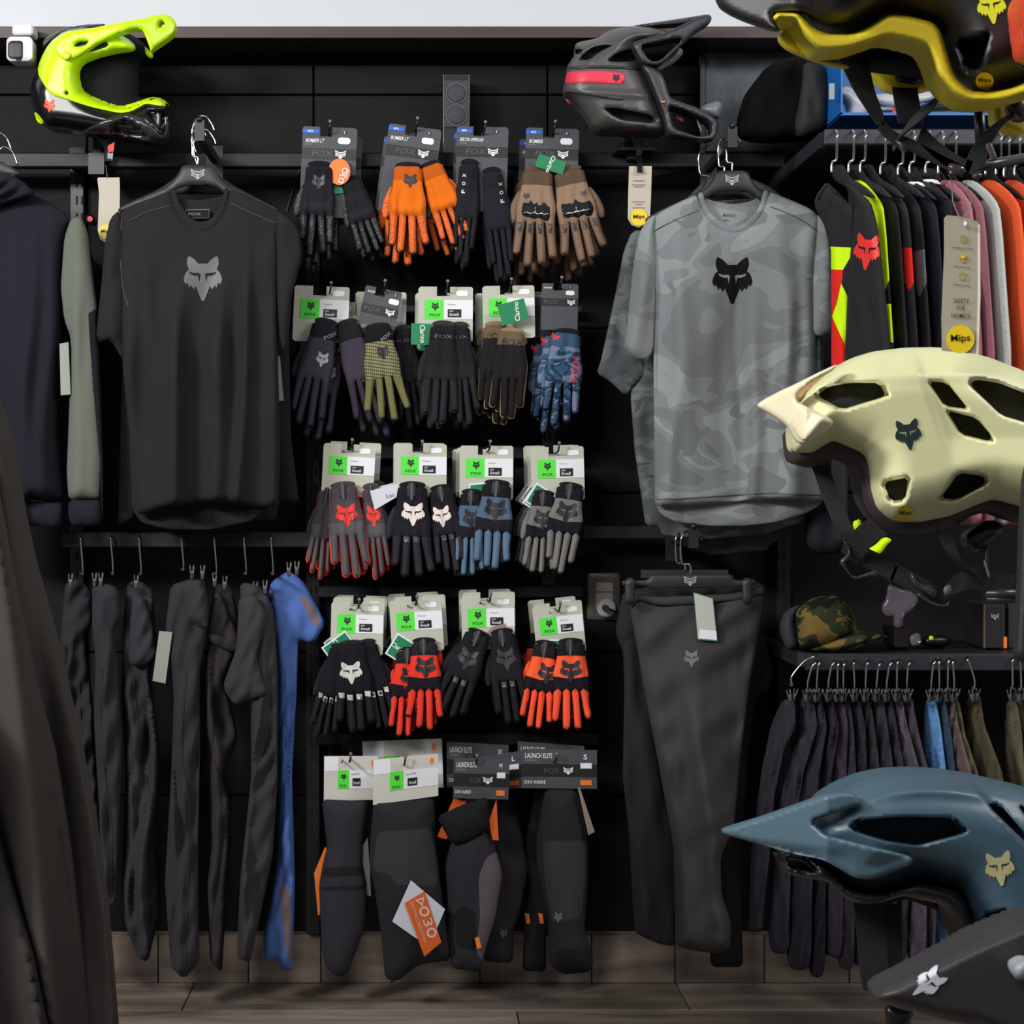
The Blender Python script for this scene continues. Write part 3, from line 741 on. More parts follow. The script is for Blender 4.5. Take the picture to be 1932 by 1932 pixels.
pair('plain black gloves lettered down the side, third in the top row', card_dark, 911, 239, 1.5, O1,
     [G('plainblack', 928, 325, -7, O1+.016, k=1.15, kx=.82, flip=True, spl=.8, emb=False), G('plainblack', 886, 309, 4, O1+.01, k=1.08, kx=.78, spl=.7, emb=False)], nm='RECON OFFROAD', wd=45, k=.97, stk=False, back=1,
     blabs=['plain black gloves hung directly behind the lettered black pair of the top row'], jit=((-.006, -.006),))
def ex14(t): gtag(t, Fr(1017, 290, 17, 1), O1+.028, 54, 25, 'Clarino', False, -90+180-90+95)
pair('tan gloves with glossy black knuckle guards and a green tag', card_dark, 1043, 242, 2, O1,
     [G('tan', 1072, 322, -12, O1+.016, k=1., kx=1.22, flip=True, emb=False), G('tan', 1015, 322, 3, O1+.02, k=1.02, kx=1.2, emb=False)], nm='BOMBER', wd=26, extra=ex14, back=2, dz=.055,
     blabs=['tan gloves on the card just behind the front tan pair', 'rearmost tan gloves of the stack on the right peg of the top row'], jit=((-.012, -.014), (-.02, -.03)))
for x, y, l in ((623, 233, 'above the black gloves with the round orange tag'), (788, 227, 'above the orange gloves'), (916, 234, 'above the lettered black gloves of the top row'), (1048, 233, 'above the tan gloves')):
    peg(x, y, 'black wire peg '+l, .245, o0=.14)
# ---- row 2
pair('dusky violet gloves with a silver emblem on a pale card, second row far left', card_light, 608, 540, 2.5, O1,
     [G('violet2', 655, 612, -16, O1+.010, k=1.12, kx=1.0, flip=True, emb=False), G('violet', 615, 610, 13, O1+.02, k=1.12, kx=1.05, embx=8, emby=12)], k=1.04, back=1,
     blabs=['dusky violet gloves behind the front pair at the left end of the second row'], jit=((.015, -.03),))
pair('black gloves with a silver mark on a pale card, behind the olive gloves', card_light, 719, 551, 1, O1-.04,
     [G('black2', 760, 622, -7, O1-.03, k=1.05, kx=.8, emb=False), G('black2', 715, 622, -6, O1-.035, k=1.05, kx=.8, emb=False)], k=.96)
pair('olive mesh-patterned glove on a tilted charcoal card', card_dark, 725, 545, 12, O1,
     [G('olive', 712, 618, -7, O1+.018, k=1.0, kx=1.12, spl=1.1, embx=4, emby=-1)], k=.86, blue=False, nm='RANGER', H=85, W=41, wd=17)
def ex23(t):
    gtag(t, Fr(776, 610, 1, 1), O1+.003, 38, 40, None, False); text('lettering', 'Clarino', Fr(802, 613, 88, 1), 0, 0, 10, flat(PM(O1+.004)), WHT, t, wd=34)
pair('black winter gloves with grey fingers and a square green tag at their left', card_light, 841, 541, .5, O1,
     [G('black2', 866, 616, -3, O1+.008, k=1.04, kx=.85, flip=True, emb=False), G('black2', 837, 614, 3, O1+.018, k=1.08, kx=1.05, spl=.9, emb=False)], k=1.03, extra=ex23, back=1,
     blabs=['black winter gloves on the card behind the pair with the square green tag'], jit=((-.008, -.01),))
def ex24(t):
    q = Fr(938, 576, -15, 1); gtag(t, q, O1+.03, 52, 40, None, False); text('lettering', 'Clarino', Fr(972, 606, -97, 1), 0, 0, 10, flat(PM(O1+.0312)), WHT, t, wd=36)
pair('black gloves with brown cuffs and brown seams, second row', card_light, 959, 539, -1, O1,
     [G('brown', 934, 614, 2, O1+.008, k=.92, kx=.9, emb=False), G('brown', 965, 626, 3, O1+.02, k=.93, kx=1.08, spl=.85, emb=False)], k=.98, extra=ex24, back=1,
     blabs=['brown-cuffed gloves behind the front brown-cuffed pair'], jit=((-.016, -.012),))
pair('blue camouflage glove with red letters at the right end of the second row', card_dark, 1057, 535, 1.5, O1,
     [G('camoblue', 1038, 634, -1, O1+.004, k=.86, kx=.6, emb=False), G('camoblue', 1070, 628, 5, O1+.018, k=1.0, kx=1.15, spl=.95)], k=.72, blue=False, nm='RANGER', H=122, W=48, wd=20, back=1,
     blabs=['blue camouflage gloves behind the front camouflage glove'], jit=((-.02, -.015),))
for x, y, l in ((625, 537, 'violet gloves'), (727, 533, 'olive glove'), (845, 534, 'black gloves with the square green tag'), (965, 530, 'brown-cuffed gloves'), (1060, 527, 'blue camouflage glove')):
    peg(x, y, 'black wire peg above the '+l, .245)
# ---- row 3
def ex31(t):
    plate('white_tag', [(596, 985), (612, 930), (622, 934), (612, 988)], PM(O1-.004), mat('tag_grey', '9b9ba3', .6), t)
pair('grey gloves with red piping and a red emblem', card_light, 660, 838, 3, O1,
     [G('greyred', 618, 925, 8, O1-.006, k=.95, kx=.7, emb=False), G('greyred', 700, 920, -5, O1+.006, k=.98, kx=.72, flip=True, embx=0), G('greyred', 647, 917, -5, O1+.022, k=.98, kx=1.12, embx=2, emby=2)], k=.98, extra=ex31, back=1,
     blabs=['grey gloves with red piping on the tilted card behind'], jit=((.012, .006),))
def ex32(t):
    plate('white_tag', [(698, 926), (752, 912), (748, 938), (707, 962)], PM(O1+.024), mat('tag_white2', 'c9ccd6', .6), t)
    text('lettering', 'Loc', Fr(728, 932, -12, 1), 0, 0, 8, flat(PM(O1+.0245)), GRYP, t)
pair('black gloves with cream emblems, third row', card_light, 794, 838, .5, O1,
     [G('blackwhite', 832, 922, -8, O1+.008, k=.92, kx=.95, flip=True, embx=-6, emby=2), G('blackwhite', 778, 917, 1, O1+.02, k=1., kx=1.18, embx=2, emby=-2)], k=.98, extra=ex32, back=1,
     blabs=['black gloves on the card just behind the cream-emblem pair'], jit=((-.004, .004),))
pair('steel blue gloves with dark emblems, third row', card_light, 918, 841, .5, O1,
     [G('blue', 890, 930, 3, O1+.008, k=.9, kx=.9, embx=3), G('blue', 938, 913, 5, O1+.02, k=.95, kx=1.14, spl=.95, embx=1, emby=-3)], k=1.01, back=2,
     blabs=['steel blue gloves on the card behind the front blue pair', 'rearmost steel blue gloves of the third row'], jit=((-.008, -.004), (-.016, -.006)),
     extra=lambda t: gtag(t, Fr(884, 913, -6, 1), O1+.003, 44, 30, None, True))
def ex34(t):
    gtag(t, Fr(985, 948, -55, 1), O1+.001, 30, 34, None, True); gtag(t, Fr(990, 946, -58, 1), O1+.005, 42, 44, 'Cl', True)
pair('grey gloves with dark emblems and white-edged green tags, third row right', card_light, 1051, 843, -1.5, O1,
     [G('grey', 1026, 932, 5, O1+.01, k=.88, kx=.9, embx=3), G('grey', 1077, 918, 9, O1+.02, k=.93, kx=1.08, spl=.75, embx=0, emby=-2)], extra=ex34, back=2,
     blabs=['grey gloves on the card behind the front grey pair', 'rearmost grey gloves of the third row'], jit=((-.006, .004), (-.012, .006)))
for x, y, l in ((665, 833, 'grey gloves with red piping'), (797, 836, 'black gloves with cream emblems'), (925, 836, 'steel blue gloves'), (1055, 839, 'grey gloves with green tags')):
    peg(x, y, 'black wire peg above the '+l, .245)
# ---- row 4
pair('black gloves with white knuckle pads and a white emblem', card_light, 675, 1136, 1.5, O1,
     [G('bwpads', 690, 1214, -12, O1+.006, k=.95, kx=.9, flip=True, emb=False), G('bwpads', 640, 1222, 12, O1+.010, k=.98, kx=.75, emb=False), G('bwpads', 662, 1216, -4, O1+.02, k=.97, kx=1.14, embx=-3)], k=.99, back=2,
     blabs=['black padded gloves on the card behind the white-knuckled pair', 'rearmost black padded gloves at the left of the fourth row'], jit=((.002, .008), (.006, .01)),
     extra=lambda t: gtag(t, Fr(606, 1222, -36, 1), O1+.004, 56, 38, 'Clarino', True, 90))
pair('red gloves with charcoal emblems, fourth row', card_light, 783, 1131, -3.5, O1,
     [G('red', 770, 1228, 3, O1+.006, k=.93, kx=.95, embx=6), G('red', 800, 1211, -1, O1+.02, k=.96, kx=1.04, embx=2, emby=-4)], k=.98, back=2,
     blabs=['red gloves on the card behind the front red pair', 'rearmost red gloves of the fourth row'], jit=((.01, .006), (-.006, .01)),
     extra=lambda t: gtag(t, Fr(726, 1233, -58, 1), O1+.004, 46, 36, 'Clarino', True, 90))
pair('all-black padded gloves crossed over a pale card', card_light, 920, 1124, -1, O1,
     [G('allblack', 903, 1196, 22, O1+.016, k=.96, kx=1.02, embx=-2), G('allblack', 947, 1194, -7, O1+.02, k=.97, kx=1.0, embx=2, emby=-3)], k=1.0, back=2,
     blabs=['all-black gloves on the card behind the crossed pair', 'rearmost all-black gloves of the fourth row'], jit=((.004, .006), (-.004, .01)),
     extra=lambda t: plate('care_tag', [(908, 1204), (930, 1182), (953, 1176), (950, 1190), (918, 1208)], PM(O1+.006), mat('tag_pinkish', '8c7a72', .6), t))
pair('bright coral gloves with charcoal emblems, fourth row far right', card_light, 1050, 1141, -6, O1+.01,
     [G('fluo', 1030, 1216, 9, O1+.022, k=.94, kx=.95, embx=12, emby=3), G('fluo', 1077, 1212, 0, O1+.03, k=.95, kx=1.1, embx=0, emby=2)], k=.93, back=2, dz=.05,
     blabs=['coral gloves on the card behind the front coral pair', 'rearmost coral gloves of the fourth row'], jit=((.006, .002), (-.004, .008)),
     extra=lambda t: gtag(t, Fr(1036, 1206, 2, 1), O1+.013, 24, 16, None, True))
for x, y, l in ((678, 1134, 'white-knuckled black gloves'), (787, 1128, 'red gloves'), (926, 1122, 'crossed all-black gloves'), (1057, 1140, 'coral gloves')):
    peg(x, y, 'black wire peg above the '+l, .25)
# ---- knee pads (bottom row)
KC = mat('card_white_kp', 'c8c7bf', .6)
def kcard(t, q, off, dark=False, size='S', hx_=None):
    m = PM(off); A, B, C2, D2 = q
    fr = lambda u, v: ((A[0]*(1-u)+B[0]*u)*(1-v)+(D2[0]*(1-u)+C2[0]*u)*v, (A[1]*(1-u)+B[1]*u)*(1-v)+(D2[1]*(1-u)+C2[1]*u)*v)
    R_ = lambda a, b, c, d: [fr(a, b), fr(c, b), fr(c, d), fr(a, d)]
    plate('card', R_(0, 0, 1, 1), m, mat('card_charcoal') if dark else KC, t, th=.0012); c = [o for o in t.children if o.name.startswith('card')][-1]
    m1 = PM(off+.001); f1 = flat(m1)
    if dark:
        plate('band', R_(0, .38, 1, .7), PM(off+.0008), CARDB, c, th=.0005)
        text('lettering', 'LAUNCH ELITE', fr, .05, .1, .13, f1, WHT, c, wd=.36, lift=.0006)
        text('lettering', 'KNEE GUARD', fr, .05, .26, .05, f1, GRYP, c, wd=.16, lift=.0006)
        text('lettering', 'FOX', fr, .3, .48, .14, flat(PM(off+.0014)), BNDL, c, wd=.2, lift=.0006)
        k = Fr(*fr(.62, .53), 0, 1.); logo('logo', k, 0, 0, 19, flat(PM(off+.0014)), WHT, c, .0008)
        text('lettering', size, fr, .82, .12, .13, f1, WHT, c, wd=.05*len(size), lift=.0006)
        plate('price_sticker', R_(.78, .34, .93, .48), PM(off+.0016), STK, c, th=.0008)
        plate('orange_label', R_(.78, .78, .93, .91), PM(off+.001), mat('tag_orange'), c, th=.0005)
        text('lettering', 'D3O INSIDE', fr, .04, .8, .08, f1, WHT, c, wd=.28, lift=.0006)
    else:
        plate('green_label', R_(.26, .32, .47, .74), m1, GRN, c, th=.0005); plate('white_label', R_(.47, .32, 1, .74), m1, TAGW, c, th=.0005)
        plate('size_label', R_(.53, .5, .68, .68), PM(off+.0016), BLK_L, c, th=.0005)
        plate('barcode_label', R_(0.01, .02, .27, .34), PM(off+.0008), STK, c, th=.0005)
        k = Fr(*fr(.365, .4), -3, 1.); head('emblem', k, 0, 0, 10, f1, FOXD, c, .0006); text('lettering', 'FOX', fr, .3, .64, .06, f1, FOXD, c, wd=.12, lift=.0006)
        text('lettering', 'Launch D3O', fr, .5, .38, .05, f1, GRYP, c, wd=.16, lift=.0006)
        text('lettering', 'Small', fr, .55, .57, .07, flat(PM(off+.002)), TAGW, c, wd=.11, lift=.0006)
        plate('orange_dot', [fr(.9+.03*math.cos(a*.7), .16+.08*math.sin(a*.7)) for a in range(9)], m1, mat('tag_orange'), c, th=.0005)
    return c
KP = [C_('26252a'), C_('39363c'), C_('1a1a1e'), C_('5d555c'), C_('2c2b31')]
zk = lambda pts: Z(580, 1370, 3.331, pts)
def kpad(lab, card, dark, size, co, bodies, po, extra=None, grp='knee pads of the bottom row'):
    t = T('knee_pad', lab, 'knee pad', P(*zk([card[0]])[0], co), grp)
    kcard(t, zk(card), co, dark, size)
    for i, (q, ci, do, th, regs) in enumerate(bodies):
        s = inflate('sleeve' if i == 0 else ('knee_cup' if i == 1 else 'pad_panel'), zk(q), PM(po+do), [KP[ci], KP[1], KP[3], KP[2]], t, h=th, hb=th, st=8,
                    regs=[dict(p=zk(r), m=m_, s=1) for r, m_ in regs], fold=folds(int(q[0][0]), .004, 60, .1, .5, False))
    if extra: extra(t, s)
    return t
def kx1(t, s):
    for q, c in (([(42, 925), (110, 760), (130, 770), (75, 1190), (66, 1185)], 'tag_orange'), ([(330, 780), (380, 700), (400, 1070), (370, 1060)], 'tag_white2')):
        plate('hang_tag', zk(q), PM(.20), mat(c, ''), t, th=.0015)
kpad('charcoal knee pad on a pale card behind, second knee-pad stack', [(345, 95), (845, 78), (855, 385), (350, 400)], False, 'M', .12,
     [([(400, 380), (830, 380), (840, 700), (830, 1100), (800, 1350), (560, 1400), (470, 1200), (420, 800)], 2, 0, .018, [])], .11)
kpad('slim black knee pad on a pale card, leftmost of the bottom row', [(105, 188), (445, 188), (440, 462), (103, 470)], False, 'S', .2,
     [([(90, 460), (385, 470), (350, 700), (345, 860), (372, 1000), (370, 1150), (350, 1300), (250, 1560), (180, 1575), (115, 1520), (90, 1400), (72, 1000), (100, 850), (125, 760)], 4, 0, .035, [([(95, 890), (350, 880), (360, 940), (90, 950)], 3), ([(85, 1010), (365, 1000), (362, 1030), (90, 1035)], 3)])], .21, kx1)
def kx2(t, s):
    plate('white_tag', zk([(650, 968), (865, 1150), (815, 1270), (690, 1338), (533, 1228)]), PM(.288), mat('tag_white2'), t, th=.0015)
    m = PM(.291); plate('orange_tag', zk([(735, 1038), (842, 1358), (735, 1448), (612, 1112)]), m, mat('tag_orange2', 'd65f1c', .5), t, th=.0015)
    fr = Fr(*zk([(732, 1065)])[0], 71, 1.); f = flat(PM(.2915)); W2 = mat('print_pale', 'd9b5a8', .6)
    x = 0
    tr = lambda a, b, r: [(a+r*math.cos(i*2.094), b+r*math.sin(i*2.094)) for i in range(3)]
    plate('logo_letter', fr.L(tr(8, 9, 11)), PM(.2925), W2, t, th=.0006, holes=[fr.L(tr(8, 9, 4.5))])
    for cx, cy, r1, r2 in ((29, 9, 10, 5.5), (71, 9, 10, 5.5)): plate('logo_letter', fr.L(circ(cx, cy, r1)), PM(.2925), W2, t, th=.0006, holes=[fr.L(circ(cx, cy, r2))])
    text('lettering', '3', fr, 43, 0, 18, flat(PM(.2915)), W2, t, wd=15, lift=.0008)
    text('lettering', 'D3O IMPACT PROTECTION', fr, 4, 23, 6, flat(PM(.2915)), W2, t, wd=80, lift=.0008)
kpad('long charcoal knee pad with an orange and white swing tag', [(413, 210), (822, 172), (822, 438), (412, 496)], False, 'S', .245,
     [([(415, 480), (795, 450), (805, 700), (835, 1000), (880, 1300), (905, 1470), (700, 1500), (560, 1608), (488, 1585), (468, 1350), (420, 1000), (390, 900), (395, 700)], 0, 0, .04,
      [([(440, 665), (790, 640), (820, 1000), (560, 1000), (520, 930), (410, 910)], 1)])], .235, kx2)
kpad('black knee pad on the charcoal card lettered along its top, rearmost of the third stack', [(875, 98), (1265, 118), (1262, 380), (875, 385)], True, 'XL', .13,
     [([(1180, 380), (1290, 400), (1335, 620), (1390, 900), (1345, 1150), (1292, 1300), (1292, 1490), (1105, 1480), (1120, 1200), (1150, 900), (1130, 620)], 4, 0, .022,
      [([(1200, 790), (1360, 790), (1380, 900), (1330, 1150), (1290, 1280), (1150, 1280)], 1)])], .13, lambda t, s: head('emblem', Fr(*zk([(1235, 1275)])[0], 5), 0, 0, 14, s, mat('emb_silver2', '6b6870', .5), t))
t = kpad('knee pad hidden behind a charcoal card marked L, middle of the third stack', [(960, 215), (1355, 152), (1357, 388), (960, 420)], True, 'L', .19,
     [([(1000, 380), (1180, 380), (1200, 700), (1150, 1000), (1000, 1000), (960, 700)], 2, 0, .010, [])], .175)
def kx3(t, s):
    plate('orange_tag', zk([(1188, 460), (1202, 718), (1165, 715), (1140, 600)]), PM(.22), mat('tag_orange2'), t, th=.002)
    plate('orange_tag', zk([(918, 455), (1000, 470), (875, 712), (815, 695)]), PM(.215), mat('tag_orange2'), t, th=.002)
    decal('strap_tab', [zk([(1052, 1330), (1078, 1325), (1094, 1392), (1066, 1400)])], s, mat('tab_orange', 'f5822c', .5), t, .002)
kpad('grey and mauve knee pad with a folded black cuff and orange tab', [(922, 200), (1272, 205), (1262, 462), (915, 452)], True, 'M', .25,
     [([(905, 720), (1130, 620), (1180, 760), (1225, 930), (1180, 1200), (1105, 1450), (1092, 1548), (905, 1522), (885, 1300), (880, 1050), (865, 870)], 4, 0, .035,
       [([(1120, 830), (1195, 780), (1240, 900), (1195, 1200), (1100, 1480), (1060, 1420), (1085, 1200), (1075, 950)], 2), ([(930, 1160), (980, 1125), (1060, 1160), (1060, 1420), (930, 1380)], 3)]),
      ([(813, 568), (960, 500), (1132, 440), (1140, 560), (1150, 640), (1020, 720), (905, 745)], 2, .03, .025, [])], .235,
     lambda t, s: None)
s_ = flat(PM(.275)); tt = [o for o in COL.objects if o.get('label', '').startswith('grey and mauve')][0]
plate('orange_tag', zk([(1188, 460), (1202, 718), (1165, 715), (1140, 600)]), PM(.262), mat('tag_orange2'), tt, th=.002)
plate('orange_tag', zk([(918, 455), (1000, 470), (875, 712), (815, 695)]), PM(.235), mat('tag_orange2'), tt, th=.002)
plate('strap_tab', zk([(1052, 1330), (1078, 1325), (1094, 1392), (1066, 1400)]), PM(.272), mat('tab_orange', 'f5822c', .5), tt, th=.003)
kpad('black knee pad behind, with a small orange tab at the right end', [(1320, 95), (1740, 125), (1745, 380), (1330, 380)], True, 'XL', .17,
     [([(1440, 390), (1560, 400), (1570, 800), (1560, 1200), (1500, 1300), (1500, 1545), (1350, 1540), (1360, 1280), (1400, 1000), (1370, 720), (1400, 560)], 2, 0, .022, [])], .15,
     lambda t, s: [decal('strap_tab', [zk([(x, 1175), (x+28, 1178), (x+36, 1240), (x+12, 1242)])], s, mat('tab_orange'), t, .003) for x in (1365, 1450)])
kpad('large charcoal knee pad on a lettered charcoal card, rightmost of the bottom row', [(1345, 143), (1820, 150), (1820, 394), (1345, 390)], True, 'S', .245,
     [([(1500, 385), (1690, 390), (1750, 640), (1765, 800), (1760, 1000), (1740, 1280), (1800, 1470), (1780, 1545), (1600, 1562), (1520, 1500), (1510, 1200), (1440, 900), (1440, 700), (1470, 520)], 0, 0, .045,
       [([(1480, 720), (1740, 720), (1750, 900), (1720, 1200), (1540, 1240), (1490, 950)], 1), ([(1560, 1400), (1800, 1400), (1810, 1570), (1560, 1570)], 3)])], .225,
     lambda t, s: (head('emblem', Fr(*zk([(1580, 1170)])[0], 5), 0, 0, 16, s, mat('emb_silver2'), t),
                   plate('hang_tag', zk([(1698, 385), (1712, 385), (1806, 665), (1765, 685)]), PM(.262), mat('tag_pinkish'), t, th=.003)))
for x, y, l in ((662, 1425, 'leftmost slim knee pad'), (765, 1430, 'long charcoal knee pad'), (900, 1428, 'grey and mauve knee pad'), (1050, 1425, 'rightmost knee pad')):
    peg(x, y, 'black wire peg carrying the '+l, .262)
# ================================================================ garments
def hook3(pts, r=.0022): return tube(arc3([P(*p) for p in pts], 5), r, 8)
def hanger_front(lab, cx, y0, off, arm=None, wide=48, hooktop=None, grp='shirt hangers', sc=1., show=True):
    """wide-shouldered hanger seen from the front; (cx,y0) = top centre of its body"""
    t = T('clothes_hanger', lab, 'hanger', P(cx, y0, off), grp)
    fr = Fr(cx, y0, 0, sc)
    body = [(-29, 0), (29, 0), (38, 18), (54, 38), (110, 62), (150, 82), (150, 90), (60, 62), (40, 46), (20, 39), (-20, 39), (-40, 46), (-60, 62), (-150, 90), (-150, 82), (-110, 62), (-54, 38), (-38, 18)]
    s = inflate('shoulder_bar', fr.L(body), PM(off), HGR, t, h=.009, hb=.009, w=7, st=8, smooth=1)
    if show: logo('logo', fr, 0, 16, 27, s, mat('logo_grey', '9a9da4', .5), t)
    hk = [(0, 1, off), (0, -14, off), (-9, -16, off), (-10, -30, off), (-11, -55, off), (-4, -66, off-.012), (9, -66, off-.035), (16, -52, off-.04)]
    put('hook', *hook3([(*fr(a, b), c) for a, b, c in hk]), CHR, t, smooth=True)
    return t
def arm(px, py, o1, lab, o0=.14):
    """sloping face-out arm with a ball end that carries the hangers"""
    a = P(px, py, o1); t = T('faceout_arm', lab, 'arm', (a[0]+.0, -o0, a[2]-.05), 'face-out arms')
    x = a[0]; z = a[2]
    put('arm_bar', *join([boxv(x-.008, x+.008, -o1, -o0, z-.03, z-.012), boxv(x-.011, x+.011, -o1-.006, -o1+.002, z-.034, z+.012)]), BLK, t)
    put('end_knob', *ball((x, -o1-.004, z+.014), .008), BLK2, t, smooth=True)
    put('back_plate', *boxv(x-.02, x+.02, -o0-.003, -o0+.002, z-.075, z+.01), BLK, t)
    return t
def tee(lab, name, m, mtl, body, sleeves, collar=None, back=None, hem=None, grp=None, at=None, h=.02, seed=1, amp=.008, wl=75, emb=None, cat='T-shirt', st=9, regs=(), smats=None, inner=None, dr=None):
    t = T(name, lab, cat, at or m(*body[0], 0), grp)
    ms = mtl if isinstance(mtl, list) else [mtl]
    if back: inflate('back_panel', back, lambda x, y, z=0: m(x, y, z-.022), ms[0], t, h=.006, hb=.004, w=30, st=11, fold=folds(seed+7, amp*.4, wl), smooth=2)
    s = inflate('body', body, m, ms, t, h=h*.8, hb=h*.8, w=16, st=st, fold=dr or folds(seed, amp, wl), smooth=1, regs=regs)
    for i, q in enumerate(sleeves):
        inflate('sleeve', q, lambda x, y, z=0: m(x, y, z+.004), (smats or [ms[0]])[i if smats and len(smats) > 1 else 0], t, h=h*.9, hb=h*.9, w=20, st=st, fold=folds(seed+3+i, amp*.8, wl*.7, .1), smooth=1)
    if collar: inflate('collar', collar, lambda x, y, z=0: m(x, y, z+.006), inner or ms[0], t, h=.006, hb=.006, w=7, st=7, smooth=1)
    return t, s
# ---- grey camouflage T-shirts
zc = lambda p: Z(1100, 280, 2.478, p)
CAM = cloth('camo_grey', '777b7e', kind='camo', rgb2='6c7072', rgb3='848a8c', sc=4.6)
CAMD = cloth('camo_grey_dark', '595d60', kind='camo', rgb2='4a4e51', rgb3='676c6e', sc=8.5)
body = zc([(535, 212), (552, 262), (590, 322), (640, 362), (700, 385), (760, 372), (810, 332), (845, 270), (862, 200), (960, 236), (1060, 280), (1105, 320), (1098, 400), (1080, 600), (1088, 900), (1092, 1200), (1105, 1480), (1142, 1645), (1000, 1648), (850, 1640), (700, 1652), (480, 1672), (335, 1672), (332, 1300), (330, 1000), (338, 700), (330, 500), (318, 350), (345, 305), (430, 260)])
slv = [zc([(345, 305), (300, 330), (262, 400), (238, 520), (210, 780), (200, 890), (188, 935), (245, 988), (300, 990), (328, 945), (338, 700), (336, 500), (330, 370)]),
       zc([(1085, 300), (1135, 350), (1155, 450), (1168, 620), (1168, 850), (1110, 885), (1066, 865), (1068, 700), (1080, 500)])]
col = zc([(535, 208), (560, 205), (575, 262), (615, 318), (660, 352), (705, 368), (750, 352), (795, 312), (828, 262), (845, 195), (870, 200), (852, 278), (815, 342), (765, 388), (705, 402), (640, 385), (585, 338), (548, 270)])
bk = zc([(548, 215), (600, 245), (700, 262), (790, 248), (850, 205), (1090, 330), (1110, 900), (1120, 1600), (1125, 1655), (1050, 1705), (900, 1748), (760, 1765), (600, 1765), (450, 1750), (365, 1715), (340, 1665), (335, 900), (330, 330)])
m = PM(.40)
t, s = tee('light grey camouflage T-shirt with a black emblem, front of its arm', 't_shirt', m, CAM, body, slv, col, bk, seed=11, amp=.012, wl=105, st=8, dr=(lambda A_, B_: lambda X, Y: A_(X, Y)+B_(X, Y))(drape(12, 1240, 1560, 370, 940, 9, .020, 14, 0, .35), folds(11, .006, 120)), grp='grey camouflage T-shirts')
head('emblem', Fr(*zc([(698, 508)])[0], 0), 0, 0, 74, s, mat('emb_tee', '0f0e12', .8, spec=.1), t, .0012)
text('lettering', 'MTB FOX', Fr(*zc([(655, 305)])[0], 1), 0, 0, 5, flat(PM(.39)), mat('dk_lt', '3a3f42', .6), t, wd=24); text('lettering', 'SMALL', Fr(*zc([(655, 330)])[0], 1), 0, 0, 3, flat(PM(.39)), mat('dk_lt', ''), t, wd=13)
for k_ in range(1):   # hem stitching and shoulder seams as real cords
    for nm, q in (('hem_seam', [(340, 1640), (480, 1636), (700, 1622), (850, 1612), (1000, 1618), (1128, 1620)]), ('shoulder_seam', [(335, 385), (400, 350), (470, 318), (540, 290)]), ('shoulder_seam', [(875, 272), (950, 300), (1030, 340), (1095, 385)])):
        q = zc(q); A = np.array(arc3([(x, y, 0) for x, y in q], 6))
        zz = s.hf(A[:, 0], A[:, 1])+.0005
        put(nm, *tube([m(x, y, z) for x, y, z in zip(A[:, 0], A[:, 1], zz)], .0013, 5), CAMD, t)
hanger_front('charcoal hanger inside the light grey camouflage T-shirt', 1381, 322, .385, grp=None)
qb = [(x-20, y+26) for x, y in body]
t, s2 = tee('darker grey camouflage T-shirt right behind the front one, wide left sleeve', 't_shirt', PM(.315), CAMD, zc([(300, 380), (560, 250), (850, 230), (1115, 345), (1180, 600), (1175, 880), (1130, 900), (1110, 1500), (1050, 1640), (1030, 1745), (860, 1800), (560, 1830), (370, 1810), (355, 1765), (292, 1765), (240, 1400), (222, 1150), (236, 1060), (280, 900)]),
            [zc([(300, 380), (230, 385), (190, 480), (160, 640), (115, 850), (82, 1000), (62, 1050), (120, 1085), (200, 1158), (240, 1110), (310, 1060), (330, 800), (330, 500)])], seed=21, amp=.008, grp='grey camouflage T-shirts')
t, s3 = tee('dark grey T-shirt deepest on the camouflage arm, only its hem showing', 't_shirt', PM(.24), cloth('grey_brown', '4d484a'), zc([(400, 400), (1000, 400), (1150, 700), (1160, 1010), (1060, 1000), (1020, 1500), (1010, 1760), (870, 1860), (860, 1880), (600, 1905), (520, 1880), (420, 1840), (330, 1500)]), [], seed=31, grp='grey camouflage T-shirts')
hanger_front('second charcoal hanger, behind the one in the camouflage T-shirt', 1366, 330, .31, grp=None, show=False)
arm(1381, 250, .42, 'face-out arm holding the camouflage T-shirts')
# chrome hooks of the further hangers
for x, y, o, l in ((1322, 300, .25, 'chrome hook of the left-behind hanger beside the camouflage T-shirts'),):
    t = T('clothes_hanger', l, 'hanger', P(x, y, o))
    put('hook', *hook3([(x+14, y+37, o), (x+14, y+32, o), (x, y+30, o), (x-3, y+14, o), (x-4, y-8, o), (x+4, y-20, o-.01), (x+16, y-27, o-.03)]), CHR, t, smooth=True)
    inflate('shoulder_bar', [(1330, 338), (1352, 330), (1400, 330), (1450, 350), (1480, 372), (1330, 372), (1290, 380)], PM(o), HGR, t, h=.006, st=9)
